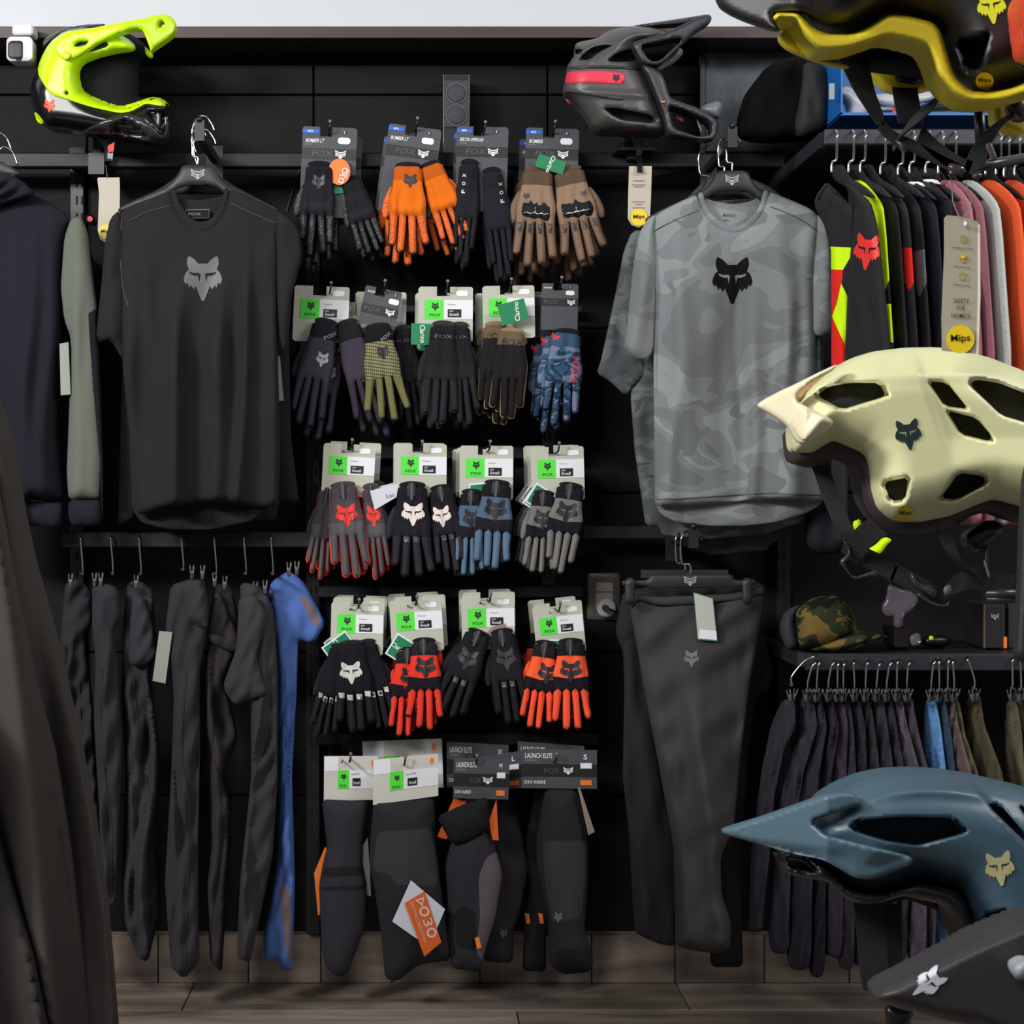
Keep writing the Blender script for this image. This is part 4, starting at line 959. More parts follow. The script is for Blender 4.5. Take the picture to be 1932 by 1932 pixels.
# ---- black T-shirts
zb = lambda p: Z(0, 260, 2.477, p)
TB = cloth('tee_black', '211f22', bump=.3); TB2 = cloth('tee_black_back', '1c1a1d')
body = zb([(797, 245), (815, 310), (850, 370), (900, 412), (945, 422), (995, 405), (1035, 355), (1060, 290), (1068, 240), (1140, 262), (1240, 310), (1330, 360), (1300, 470), (1296, 700), (1298, 1000), (1306, 1300), (1310, 1450), (1300, 1728), (1180, 1722), (1060, 1704), (960, 1702), (880, 1718), (800, 1720), (690, 1756), (640, 1760), (618, 1500), (590, 1250), (572, 1050), (560, 760), (548, 500), (530, 380), (600, 320), (700, 285)])
slv = [zb([(560, 335), (515, 375), (492, 480), (472, 700), (455, 860), (443, 955), (520, 948), (545, 990), (575, 1042), (612, 975), (628, 880), (605, 790), (590, 600), (580, 420)]),
       zb([(1290, 340), (1360, 380), (1400, 440), (1412, 560), (1385, 660), (1362, 740), (1352, 900), (1330, 1012), (1300, 960), (1292, 700), (1290, 500)])]
col = zb([(795, 240), (818, 232), (835, 295), (870, 350), (905, 385), (945, 396), (985, 380), (1020, 335), (1042, 285), (1048, 232), (1072, 238), (1062, 305), (1040, 372), (1000, 425), (945, 448), (890, 432), (838, 385), (805, 320)])
bk = zb([(805, 262), (870, 285), (940, 292), (1010, 280), (1060, 258), (1290, 340), (1305, 1600), (1290, 1700), (1180, 1790), (1000, 1830), (800, 1832), (660, 1800), (620, 1740), (590, 1100), (540, 380)])
m = PM(.36)
t, s = tee('charcoal black T-shirt with a grey emblem on its chest', 't_shirt', m, TB, body, slv, col, bk, seed=5, amp=.012, wl=110, st=8, dr=(lambda A_, B_: lambda X, Y: A_(X, Y)+B_(X, Y))(drape(6, 235, 530, 380, 950, 8, .034, 15, 0, .3), folds(5, .006, 120)), grp='black T-shirts')
head('emblem', Fr(*zb([(948, 553)])[0], 0), 0, 0, 71, s, mat('emb_grey', '5b595e', .55), t, .0012)
plate('neck_label', zb([(868, 335), (978, 333), (978, 375), (868, 377)]), PM(.355), mat('label_frame', '6d6c70', .6), t, th=.001); plate('neck_label_centre', zb([(871, 338), (975, 336), (975, 372), (871, 374)]), PM(.3562), TB2, t, th=.001)
text('lettering', 'FOX', Fr(*zb([(880, 350)])[0], 0), 0, 0, 5, flat(PM(.356)), mat('label_frame', ''), t, wd=24)
for nm, q in (('shoulder_seam', [(600, 390), (680, 350), (795, 315)]), ('shoulder_seam', [(1078, 305), (1160, 345), (1290, 400)]), ('sleeve_seam', [(570, 380), (560, 500), (575, 700), (600, 790)]), ('cuff_seam', [(455, 888), (500, 882), (540, 880)])):
    A = np.array(arc3([(x, y, 0) for x, y in zb(q)], 6)); zz = s.hf(A[:, 0], A[:, 1])+.0008
    put(nm, *tube([m(x, y, z) for x, y, z in zip(A[:, 0], A[:, 1], zz)], .0015, 5), mat('seam', '3b383c', .8), t)
hanger_front('charcoal hanger inside the black T-shirt with the grey emblem', 373, 311, .345, grp=None)
tee('black T-shirt behind the grey-emblem one, its hem and sleeve showing at the right', 't_shirt', PM(.28), TB2, zb([(640, 330), (800, 300), (1100, 300), (1350, 400), (1350, 900), (1360, 1400), (1398, 1708), (1300, 1700), (1290, 1790), (700, 1800), (640, 1740), (630, 1780), (550, 1815), (560, 1400), (575, 1000), (600, 600)]),
    [zb([(1330, 370), (1400, 440), (1400, 560), (1362, 660), (1350, 900), (1340, 960), (1330, 700)])], seed=15, grp='black T-shirts')
plt = T('price_label', 'thin pale label hanging at the right edge of the black T-shirts', 'label', P(527, 690, .3))
plate('label_card', zb([(1300, 1020), (1308, 1020), (1326, 1228), (1296, 1230)]), PM(.32), mat('tag_sage', '8b938a', .7), plt, th=.001)
arm(377, 238, .38, 'face-out arm holding the black T-shirts')
for k, (dy, dx) in enumerate(((-12, 3), (4, 6))):
    t = T('clothes_hanger', ('chrome hook uppermost on the black T-shirt arm', 'chrome hook in the middle of the black T-shirt arm')[k], 'hanger', P(376, 300, .3-k*.04))
    o = .30-k*.05; x = 376+dx; y = 262+dy*1.6
    put('hook', *hook3([(x-8, y+48, o), (x-16, y+20, o), (x-15, y-5, o), (x-4, y-22, o-.01), (x+10, y-22, o-.02), (x+22, y-6, o-.02), (x+25, y+4, o-.02)]), CHR, t, smooth=True)
    inflate('shoulder_bar', [(345, 325), (405, 325), (440, 350), (520, 392), (515, 400), (430, 366), (330, 366), (240, 400), (235, 392), (310, 350)], PM(o), HGR, t, h=.006, w=8, st=9)
# ---- navy hoodie with sage sleeve
NAV = cloth('navy', '191b24'); SAGE = cloth('sage', '62675e'); NAV2 = cloth('navy_dark', '12141b')
m = PM(.33)
t = T('hoodie', 'navy hooded sweatshirt with a sage green sleeve at the left edge', 'hoodie', P(60, 330, .33))
body = zb([(-330, 330), (-200, 270), (-60, 250), (60, 240), (150, 262), (250, 310), (330, 375), (300, 470), (288, 650), (290, 900), (272, 1150), (270, 1400), (300, 1690), (240, 1700), (130, 1690), (150, 1820), (-40, 1820), (-330, 1750), (-340, 900)])
s = inflate('body', body, m, [NAV, NAV2], t, h=.03, w=50, st=9, fold=drape(41, -20, 120, 380, 990, 4, .02, 18), smooth=1)
inflate('sleeve', zb([(375, 362), (410, 440), (422, 560), (455, 800), (462, 1200), (482, 1500), (468, 1690), (320, 1692), (312, 1560), (328, 1150), (330, 930), (300, 850), (284, 700), (300, 470), (330, 380)]), PM(.35), SAGE, t, h=.03, w=30, st=9, fold=drape(44, 122, 190, 400, 940, 3, .014, 9), smooth=1)
inflate('cuff', zb([(320, 1690), (470, 1690), (478, 1780), (462, 1815), (340, 1815), (318, 1770)]), PM(.35), NAV, t, h=.026, w=20, st=8, fold=folds(4, .003, 12), smooth=1)
inflate('sleeve_band', zb([(398, 800), (450, 790), (470, 1150), (482, 1500), (480, 1790), (462, 1500), (425, 1150)]), PM(.36), NAV2, t, h=.018, w=14, st=8)
inflate('hood', zb([(-150, 230), (-20, 160), (40, 168), (110, 205), (170, 262), (100, 290), (40, 300), (-30, 330), (-150, 330)]), PM(.37), NAV, t, h=.035, w=30, st=6, fold=folds(49, .012, 26, 1.2), smooth=2)
inflate('hem_band', zb([(-100, 1700), (290, 1700), (300, 1730), (290, 1830), (180, 1815), (-100, 1815)]), PM(.325), NAV, t, h=.024, w=20, st=8, smooth=1)
plate('swing_ticket', zb([(278, 962), (320, 955), (330, 1200), (284, 1203)]), PM(.368), mat('tag_sage', ''), t, th=.001)
t = T('jacket', 'dark navy jacket hanging behind the sage-sleeved hoodie', 'jacket', P(150, 420, .2))
inflate('body', zb([(330, 390), (400, 480), (440, 580), (470, 600), (482, 900), (490, 1400), (480, 1800), (300, 1790), (280, 1000), (280, 500)]), PM(.24), cloth('jacket_dk', '15161d'), t, h=.03, w=30, st=9, fold=folds(61, .009, 60), smooth=1)
for i, (x, y) in enumerate(((8, 262), (20, 290))):
    t = T('clothes_hanger', ('chrome hook at the upper left corner above the hoodie', 'lower chrome hook above the hoodie at the left edge')[i], 'hanger', P(x, y, .3))
    put('hook', *hook3([(x-30, y+40, .3), (x-28, y+5, .3), (x-14, y-12, .3), (x+4, y-2, .29), (x+14, y+22, .29)]), CHR, t, smooth=True)
    inflate('shoulder_bar', [(x-60, y+45), (x-8, y+40), (x+30, y+62+i*4), (x+30, y+70+i*4), (x-60, y+62)], PM(.3), HGR, t, h=.006, st=8)
# ---- row of trousers, left
zt = lambda p: Z(0, 960, 1.9875, p)
CLIP = mat('clip_grey', '4b4a4d', .35)
def clip(t, x, y, off, a=0, k=1.):
    fr = Fr(x, y, a, k)
    inflate('clip', fr.L([(-5, -6), (-2, -6), (-1, 6), (1, 6), (2, -6), (6, -6), (4, 12), (3, 22), (-3, 22), (-4, 12)]), PM(off), CLIP, t, h=.006, w=3, st=5, smooth=1)
def hang_clips(lab, hx_, hy, off, clips, grp, tail=26, r=.0021, lean=0):
    t = T('clip_hanger', lab, 'hanger', P(hx_, hy+tail, off), grp)
    put('hook', *hook3([(hx_+lean, hy+tail+12, off), (hx_+lean, hy+tail-6, off), (hx_+lean*.4-1, hy+12, off), (hx_, hy+3, off), (hx_+1, hy-3, off-.015), (hx_+2, hy-3, off-.04), (hx_+3, hy+5, off-.05)], r), CHR, t, smooth=True)
    put('bar', *tube([P(hx_+lean-1, hy+tail+10, off+.07), P(hx_+lean+1, hy+tail+10, off-.09)], .004, 6), HGR, t)
    for c in clips: clip(t, *c)
    return t
TG = [cloth('trs_'+h, h) for h in ('29282c', '2d2c30', '313035', '302e32', '343033', '363436', '4a66a6', '25262c')]
TR = [
 ('long charcoal trousers leftmost in the row under the black T-shirt', 152, 152, 0, [(245, 300), (300, 285), (350, 345), (345, 440), (318, 480), (345, 700), (368, 950), (380, 1250), (390, 1500), (340, 1650), (260, 1600), (230, 1200), (235, 700), (225, 520)], [([(296, 300), (345, 330), (350, 440), (312, 475), (300, 400)], 7)]),
 ('slim charcoal trousers, second from the left in the trouser row', 209, 185, 1, [(345, 310), (390, 300), (445, 320), (460, 400), (425, 470), (440, 560), (458, 900), (445, 1200), (430, 1470), (405, 1500), (382, 1450), (370, 1100), (352, 800), (358, 560), (345, 440)], [([(380, 330), (455, 330), (462, 410), (420, 480), (392, 430)], 7)]),
 ('charcoal trousers with a knotted looped waistband, third from the left', 262, 256, 2, [(478, 300), (520, 290), (575, 330), (582, 440), (592, 540), (560, 600), (600, 900), (592, 1300), (602, 1500), (555, 1702), (510, 1680), (468, 1550), (455, 1400), (472, 1000), (455, 700), (463, 400)], []),
 ('dark grey trousers just right of the small grey ticket in the trouser row', 342, 378, 3, [(640, 310), (720, 285), (772, 290), (778, 450), (750, 600), (748, 1000), (742, 1300), (748, 1700), (690, 1765), (640, 1720), (618, 1400), (642, 1000), (652, 700), (620, 450)], []),
 ('charcoal trousers with a loop hanging down, fifth from the left', 404, 411, 4, [(800, 310), (860, 300), (900, 420), (910, 520), (868, 570), (842, 640), (892, 850), (842, 1010), (865, 1120), (860, 1300), (832, 1742), (790, 1700), (768, 1400), (790, 1250), (758, 900), (765, 600), (790, 450)], []),
 ('dark grey trousers folded over at the hip, next to the blue pair', 460, 489, 5, [(900, 300), (980, 310), (1025, 370), (1042, 600), (1042, 1000), (1022, 1300), (960, 1600), (936, 1705), (888, 1680), (900, 1400), (942, 1000), (940, 740), (900, 700), (905, 500)], []),
 ('bright blue trousers at the right end of the trouser row', 511, 549, 6, [(1015, 300), (1080, 255), (1135, 290), (1190, 370), (1222, 430), (1175, 508), (1118, 490), (1112, 700), (1095, 1000), (1106, 1400), (1097, 1732), (1055, 1730), (1045, 1698), (992, 1700), (986, 1600), (1012, 1500), (1042, 1300), (1046, 950), (1040, 600), (1008, 340)], [])]
FLAP = {2: [(498, 318), (540, 328), (562, 400), (592, 550), (532, 597), (480, 582), (488, 420)], 3: [(730, 285), (776, 300), (782, 455), (693, 412)], 4: [(815, 300), (862, 400), (917, 522), (872, 542), (774, 492), (788, 360)],
        5: [(895, 330), (960, 320), (1005, 400), (960, 560), (1010, 700), (930, 718), (882, 742), (834, 668), (888, 520)]}
SEAM = {2: [(500, 620), (520, 850), (575, 1150), (580, 1350), (560, 1680)], 3: [(700, 600), (682, 900), (708, 1100), (705, 1400), (690, 1740)], 4: [(800, 600), (800, 930), (850, 1050), (820, 1250), (790, 1600)], 5: [(1010, 600), (1035, 1000), (1000, 1350)], 6: [(1070, 600), (1075, 900), (1060, 1400)], 1: [(385, 600), (380, 880), (420, 1200), (410, 1450)], 0: [(290, 500), (310, 900), (340, 1300)]}
for i, (lab, hx_, cxp, ci, q, rg) in enumerate(TR):
    o = .19+.055*(i % 2); t = T('trousers', lab, 'trousers', P(hx_, 1110, o), 'trousers on the left rail')
    g_ = {0: 1.5, 1: 1.5}.get(i, 1)
    q = [(x, y-24 if y < 360 else y) for x, y in q]
    s = inflate('legs', zt(q), PM(o), [TG[ci], TG[7], mat('brown_patch', '6b5a60', .9)], t, h=.026, hb=.022, w=14, st=6, smooth=1,
                regs=[dict(p=zt(r), m=(1 if c == 7 else 2)) for r, c in rg]+([dict(p=zt([(1045, 1410), (1085, 1420), (1100, 1700), (1070, 1660)]), m=2), dict(p=zt([(1120, 320), (1150, 330), (1205, 420), (1180, 450)]), m=2)] if i == 6 else []), fold=(lambda A_, B_: lambda X, Y: A_(X, Y)+B_(X, Y))(drape(70+i, min(x for x, y in zt(q))+4, max(x for x, y in zt(q))-4, 1100, 1800, 4, .028, 6.5, 0, .1, 1.2), folds(80+i, .007, 42, .5)))
    if i in FLAP: inflate('waist_flap', zt(FLAP[i]), PM(o+.045), [TG[ci]], t, h=.022, w=18, st=7, smooth=2, fold=folds(90+i, .006, 22, .4))
    if i in SEAM:
        A = np.array(arc3([(x, y, 0) for x, y in zt(SEAM[i])], 8)); zz = s.hf(A[:, 0], A[:, 1])+.001
        put('side_seam', *tube([s.m(x, y, z) for x, y, z in zip(A[:, 0], A[:, 1], zz)], .0016, 5), TG[ci], t)
    cl = {0: [(133, 1088)], 1: [(178, 1086), (190, 1086)], 2: [(257, 1090)], 3: [(362, 1072), (382, 1072)], 4: [(405, 1086), (424, 1092)], 5: [(482, 1102), (500, 1100)], 6: [(545, 1066), (560, 1064)]}[i]
    hang_clips('clip hanger of the '+['leftmost charcoal', 'second slim charcoal', 'knotted charcoal', 'dark grey fourth', 'looped charcoal', 'folded dark grey', 'bright blue'][i]+' trousers', hx_, 1012, .232,
               [(x, y, .26) for x, y in cl], 'clip hangers on the left rail', tail=60 if i != 3 else 52, lean=4)
t = T('price_label', 'small grey-green ticket between the third and fourth trousers', 'label', P(305, 1195, .25))
plate('label_card', zt([(597, 458), (646, 462), (620, 655), (572, 645)]), PM(.27), mat('tag_sage', ''), t, th=.001)
plate('label_card', zt([(197, 488), (212, 487), (222, 560), (208, 566)]), PM(.25), mat('neon_lab', '4fdd3c'), T('price_label', 'bright green label at the left end of the trouser row', 'label', P(104, 1230, .24)), th=.002)
# ---- grey trousers facing the camera
zg = lambda p: Z(1080, 960, 1.9886, p)
GT = cloth('trs_front', '3c3b3b'); GT2 = cloth('trs_back', '262527')
m = PM(.33)
t = T('trousers', 'grey riding trousers on a clip hanger with a white ticket', 'trousers', P(1300, 1100, .33), 'grey trousers right of the socket')
q = [(215, 375), (240, 325), (330, 352), (450, 345), (560, 335), (715, 305), (722, 345), (700, 470), (665, 650), (640, 860), (625, 1000), (605, 1200), (555, 1310), (560, 1450), (595, 1550), (592, 1640), (560, 1672), (470, 1660), (385, 1640), (385, 1560), (380, 1280), (345, 1080), (320, 940), (285, 760), (262, 640), (235, 480)]
s = inflate('legs', zg(q), m, [GT, GT2], t, h=.04, hb=.03, w=50, st=8, smooth=1, fold=lambda X, Y: drape(121, 1200, 1430, 1120, 1800, 5, .026, 17, .12, .1)(X, Y)+folds(120, .008, 80, .9, .8)(X, Y)+folds(121, .006, 70, 1.0, .8)(X, Y)*np.exp(-((Y-1160)/90.)**2))
inflate('knee_panel', zg([(330, 885), (440, 900), (530, 890), (545, 1000), (540, 1100), (430, 1150), (395, 1090)]), lambda x, y, z=0: P(x, y, .33+.04+z), GT, t, h=.007, hb=.012, w=20, st=8, smooth=1, fold=folds(5, .005, 50, .4))
inflate('waistband', zg([(215, 378), (236, 318), (330, 330), (450, 325), (600, 318), (718, 285), (722, 318), (640, 345), (560, 350), (450, 362), (330, 366), (245, 345)]), PM(.35), GT, t, h=.012, w=8, st=7, smooth=1)
head('emblem', Fr(*zg([(447, 530)])[0], 0), 0, 0, 28, s, mat('emb_grey', ''), t, .002)
inflate('legs_rear', zg([(190, 500), (240, 480), (300, 800), (345, 1080), (385, 1300), (390, 1640), (330, 1635), (250, 1600), (232, 1580), (210, 1200), (188, 1000), (195, 700)]), PM(.275), GT2, t, h=.016, w=26, st=9, fold=folds(125, .01, 60), smooth=1)
plate('ticket', zg([(453, 312), (528, 335), (545, 497), (470, 492)]), PM(.385), mat('tag_teal', '2b6f6c', .6), t, th=.0012)
plate('ticket_print', zg([(456, 316), (526, 338), (542, 494), (471, 488)]), PM(.3862), mat('ticket_pale', 'b6bbb0', .7), t, th=.0008)
plate('price_sticker', zg([(478, 452), (540, 458), (542, 492), (474, 486)]), PM(.3872), STK, t, th=.0006)
t = T('trousers', 'dark trousers behind the grey pair, bunched cuff at their right', 'trousers', P(1420, 1120, .25), 'grey trousers right of the socket')
inflate('legs', zg([(160, 460), (190, 310), (300, 290), (700, 270), (728, 300), (700, 400), (725, 500), (755, 610), (735, 690), (690, 700), (660, 900), (630, 1300), (640, 1720), (520, 1720), (500, 1400), (300, 1000), (210, 700), (190, 540)]), PM(.2), GT2, t, h=.02, w=30, st=9, fold=folds(131, .01, 60), smooth=1)
t = T('clip_hanger', 'black clip hanger with a white logo holding the grey trousers', 'hanger', P(1300, 1095, .37))
s = inflate('bar', zg([(185, 268), (285, 268), (286, 248), (604, 245), (606, 270), (690, 262), (690, 290), (606, 294), (285, 300), (285, 290), (185, 290)]), PM(.375), HGR, t, h=.006, w=8, st=8)
logo('logo', Fr(*zg([(442, 268)])[0]), 0, 0, 25, s, mat('logo_grey', ''), t)
for x in (216, 656): inflate('clip', zg([(x-20, 260), (x+20, 258), (x+18, 358), (x-18, 360)]), PM(.39), HGR, t, h=.009, w=6, st=7, smooth=1)
put('hook', *hook3([(*a, .375) for a in zg([(443, 248), (440, 210), (412, 204), (405, 150), (412, 100)])]+[(*zg([(432, 84)])[0], .36), (*zg([(462, 84)])[0], .33), (*zg([(488, 120)])[0], .32)]), CHR, t, smooth=True)
t = T('clip_hanger', 'second clip hanger just behind the white-logo one', 'hanger', P(1290, 1085, .3))
put('hook', *hook3([(*a, .33) for a in zg([(425, 235), (418, 208), (392, 200), (386, 150), (390, 105)])]+[(*zg([(410, 84)])[0], .32), (*zg([(440, 88)])[0], .30)]), CHR, t, smooth=True)
pbox('bar', 1210, 1075, 1375, 1092, .318, .33, HGR, t)
arm(1308, 1005, .39, 'face-out arm holding the grey trousers', o0=.12)
# ---- foreground jacket at the left edge
m = PM(1.75, .0006, 100)
FGJ = [cloth('fg_jacket', '3a3634', bump=.15), cloth('fg_jacket2', '2a2726', bump=.15), cloth('fg_jacket3', '1d1c1d', bump=.15)]
t = T('coat', 'large blurred grey-brown coat hanging close to the camera at the left', 'coat', P(0, 1900, 1.8))
def fold_fg(X, Y):
    u = X-(Y-760)*.16; return .034*np.sin(u/30.+Y/420.)+.012*np.sin(u/15.+Y/300.+1)+.02*np.sin(u/55.-Y/200.)
zf = lambda p: p
s = inflate('front', [(-420, 560), (-60, 620), (-5, 740), (24, 830), (45, 960), (66, 1060), (110, 1220), (150, 1400), (178, 1560), (200, 1720), (222, 1960), (215, 2160), (-420, 2160)], m, FGJ[0], t, h=.07, w=70, st=14, smooth=1, fold=fold_fg)
inflate('lapel', [(-120, 780), (-10, 880), (30, 1100), (70, 1300), (100, 1420), (132, 1620), (150, 1760), (180, 1990), (120, 2100), (-60, 2100), (-120, 1700)], PM(1.83), FGJ[0], t, h=.05, w=46, st=14, smooth=1, fold=fold_fg)
inflate('sleeve', [(-220, 1200), (-60, 1380), (10, 1620), (70, 1800), (110, 2000), (60, 2100), (-220, 2100)], PM(1.9), FGJ[1], t, h=.05, w=50, st=14, smooth=1, fold=fold_fg)
# ================================================================ jersey rack (right)
zj = lambda p: Z(1500, 240, 4.2, p)
JK = cloth('jersey_black', '222024'); 
def jersey(lab, x0, rgb, off, regs=(), mats=(), top=430, seed=0, ds=1., bottom=3150, white=False, extra=None):
    """long-sleeved jersey seen half from the side, near shoulder to the right"""
    q = [(x0-40, top+10), (x0+10, top-8), (x0+85, top), (x0+180*ds, top+90), (x0+250*ds, top+195), (x0+275*ds, top+420), (x0+300*ds, top+800), (x0+335*ds, 1750), (x0+345*ds, 2700), (x0+330*ds, bottom), (x0+90, bottom), (x0+60, 2600), (x0+20, 1500), (x0-10, 900)]
    cx = zj([(x0, top)])[0][0]; k = .0022
    m = lambda x, y, z=0.: P(x, y, off+k*(x-cx)+z)
    t = T('jersey', lab, 'jersey', m(*zj([(x0, top)])[0]), 'long-sleeved jerseys on the right rack')
    s = inflate('body', zj(q), m, [rgb]+list(mats), t, h=.017, hb=.017, w=14, st=7, smooth=1, regs=regs, fold=drape(200+seed, cx, cx+80, 340, 990, 4, .012, 6.5, .02, .1))
    if white: inflate('collar', zj([(x0-20, top-90), (x0+40, top-102), (x0+95, top-98), (x0+150, top-60), (x0+165, top+20), (x0+120, top+2), (x0+30, top-14), (x0-10, top-12)]), lambda x, y, z=0.: P(x, y, off+.0+z), JK, t, h=.014, w=10, st=7); \
        inflate('neck_tape', zj([(x0+10, top-14), (x0+120, top-14), (x0+165, top+30), (x0+130, top+30), (x0+20, top+8)]), lambda x, y, z=0.: P(x, y, off+.04+z), WHT, t, h=.006, w=6, st=7)
    if extra: extra(t, s)
    return t, s
def rack_hanger(lab, hx_, hy, off, sx, top):
    """hx_,hy: hook top; sx: left x (zoom) of the shoulder bar"""
    t = T('clothes_hanger', lab, 'hanger', P(hx_, hy+60, off), 'hangers on the jersey rail')
    put('hook', *hook3([(hx_-11, hy+76, off), (hx_-11, hy+62, off), (hx_-8, hy+54, off), (hx_-2, hy+50, off), (hx_-1, hy+14, off+.012), (hx_, hy+4, off+.012), (hx_-3, hy-3, off), (hx_-5, hy-4, off-.03)], .003), CHR, t, smooth=True)
    q = [(sx, top), (sx+85, top-8), (sx+105, top+40), (sx+150, top+110), (sx+260, top+170), (sx+350, top+260), (sx+300, top+260), (sx+150, top+190), (sx+20, top+130), (sx-15, top+60)]
    inflate('shoulder_bar', zj(q), PM(off-.08, .0022, hx_), HGR, t, h=.012, hb=.012, w=9, st=7, smooth=1)
    return t
NE = cloth('neon_cloth', 'c6f000', rough=.7); RED = cloth('red_cloth', 'd8261c'); 
# front-most jersey with open neck, neon and red blocks and a red emblem sleeve
m1 = PM(.62, .0012, 1590)
t = T('jersey', 'black jersey with neon and red panels and a red animal-head sleeve print', 'jersey', P(1590, 345, .6), 'long-sleeved jerseys on the right rack')
bodyq = [(150, 600), (185, 540), (260, 455), (300, 520), (400, 600), (460, 640), (450, 900), (430, 1400), (410, 1800), (420, 3300), (290, 3300), (290, 1600), (285, 950), (230, 760), (190, 690)]
s = inflate('body', zj(bodyq), m1, [JK, NE, RED], t, h=.02, w=16, st=7, smooth=1, fold=folds(300, .005, 30),
            regs=[dict(p=zj([(250, 945), (480, 955), (380, 1130), (250, 1125)]), m=1, s=0), dict(p=zj([(250, 1126), (379, 1131), (370, 1240), (320, 1420), (290, 1500), (400, 1720), (420, 2000), (250, 2000)]), m=2, s=0), dict(p=zj([(365, 1240), (500, 1500), (500, 1900), (398, 1730), (292, 1500), (330, 1400)]), m=1, s=0)])
inflate('neck_inside', zj([(160, 590), (200, 490), (250, 430), (330, 500), (440, 620), (300, 560)]), PM(.585), cloth('jersey_inner', '0d0c0f'), t, h=.006, st=7)
ms = PM(.66, .0016, 1600)
s = inflate('sleeve', zj([(385, 440), (440, 455), (520, 520), (600, 590), (636, 700), (660, 820), (680, 1000), (735, 1500), (765, 1800), (790, 2300), (790, 2900), (760, 3050), (560, 3050), (450, 2600), (400, 2100), (405, 1700), (430, 1200), (462, 800), (478, 600), (440, 520)]), ms, [JK], t, h=.034, w=22, st=7, smooth=1, fold=folds(301, .005, 40))
fr = Fr(*zj([(582, 860)])[0], 6, 1.)
head('emblem', fr, 0, -4, 58, s, mat('emb_red', ''), t, .0015, sx=.85)
for q_ in ([(1602, 876), (1612, 880), (1626, 935), (1632, 950), (1626, 950)], [(1607, 985), (1624, 978), (1626, 1000), (1634, 1008), (1620, 1018)], [(1630, 1038), (1650, 1030), (1668, 1012), (1684, 1018), (1672, 1030), (1662, 1045), (1650, 1050)]):
    inflate('neon_cuff', q_, PM(.73), NE, t, h=.012, w=6, st=5)
put('neck_tape', *tube(arc3([P(x, y, .635) for x, y in zj([(158, 596), (190, 520), (255, 452), (320, 520), (400, 598), (452, 640)])]), .0018, 5), TG[0], t)
JR = [
 ('neon yellow shouldered jersey with a black sleeve and neon cuff band', 455, JK, [dict(p=zj([(300, 200), (900, 200), (900, 820), (710, 1300), (640, 1100), (600, 700)]), m=1, s=0), dict(p=zj([(640, 1400), (830, 1400), (830, 1712), (730, 1700)]), m=1, s=0), dict(p=zj([(600, 2650), (900, 2650), (900, 3000), (600, 3000)]), m=1, s=0)], [NE]),
 ('plain black jersey right of the neon-shouldered one', 570, JK, [], []),
 ('black jersey with a bright red sleeve print', 650, cloth('jersey_bk2', '29262b'), [dict(p=zj([(810, 950), (1000, 960), (1000, 1120), (905, 1297), (850, 1180), (815, 1090)]), m=1, s=0)], [RED]),
 ('black jersey with a grey sleeve print', 752, cloth('jersey_bk3', '232024'), [dict(p=zj([(930, 985), (1060, 960), (1060, 1200), (985, 1345), (960, 1300), (945, 1120)]), m=1, s=0)], [cloth('print_grey', '605c62')]),
 ('dark navy jersey with a white neck tape, left of the tall swing tag', 880, cloth('jersey_nv', '1c1d27'), [], []),
 ('midnight navy jersey with a white neck tape behind the tall swing tag', 1000, cloth('jersey_nv2', '171923'), [dict(p=zj([(1040, 1500), (1400, 1500), (1400, 1800), (1040, 1800)]), m=1, s=0)], [cloth('jersey_mar', '1f1218')]),
 ('dusty pink jersey right of the tall swing tag', 1160, cloth('pink', '9b656d'), [], []),
 ('second dusty pink jersey, mostly hidden by the first pink one', 1215, cloth('pink2', '8a5861'), [], []),
 ('pale grey-green jersey between the pink and orange ones', 1345, cloth('mint', 'a9afab'), [], []),
 ('bright orange jersey near the right edge of the rack', 1510, cloth('orange_j', 'd4542c'), [], []),
 ('second orange jersey at the right edge of the frame', 1690, cloth('orange_j2', 'c94f2a'), [], []),
 ('purple jersey at the far right edge, shoulder only', 1800, cloth('purple', '4c2350'), [], [])]
for i, (lab, x0, c, rg, ms_) in enumerate(JR):
    off = .56-.012*i if i < 8 else .5
    jersey(lab, x0, c, .50, rg, ms_, seed=i, top=445 if 5 > i > 0 else 425, white=i in (4, 5), ds=.98 if i < 7 else 1.1)
HK = [(1580, 250, 300), (1612, 250, 430), (1634, 250, 530), (1672, 254, 690), (1705, 256, 780), (1727, 252, 880), (1757, 252, 960), (1781, 252, 1060), (1805, 252, 1150), (1870, 254, 1310), (1890, 254, 1480), (1905, 258, 1650), (1925, 256, 1760)]
LBH = ['above the red animal-head sleeve', 'above the neon shoulder', 'above the plain black jersey', 'above the red-print black jersey', 'above the grey-print black jersey', 'above the first white neck tape', 'above the second white neck tape', 'above the first pink jersey', 'above the second pink jersey', 'above the grey-green jersey', 'above the first orange jersey', 'above the second orange jersey', 'above the purple jersey']
for (x, y, sx), l in zip(HK, LBH): rack_hanger('charcoal hanger with chrome hook '+l, x, y, .57, sx, 300 if sx < 700 else 315)
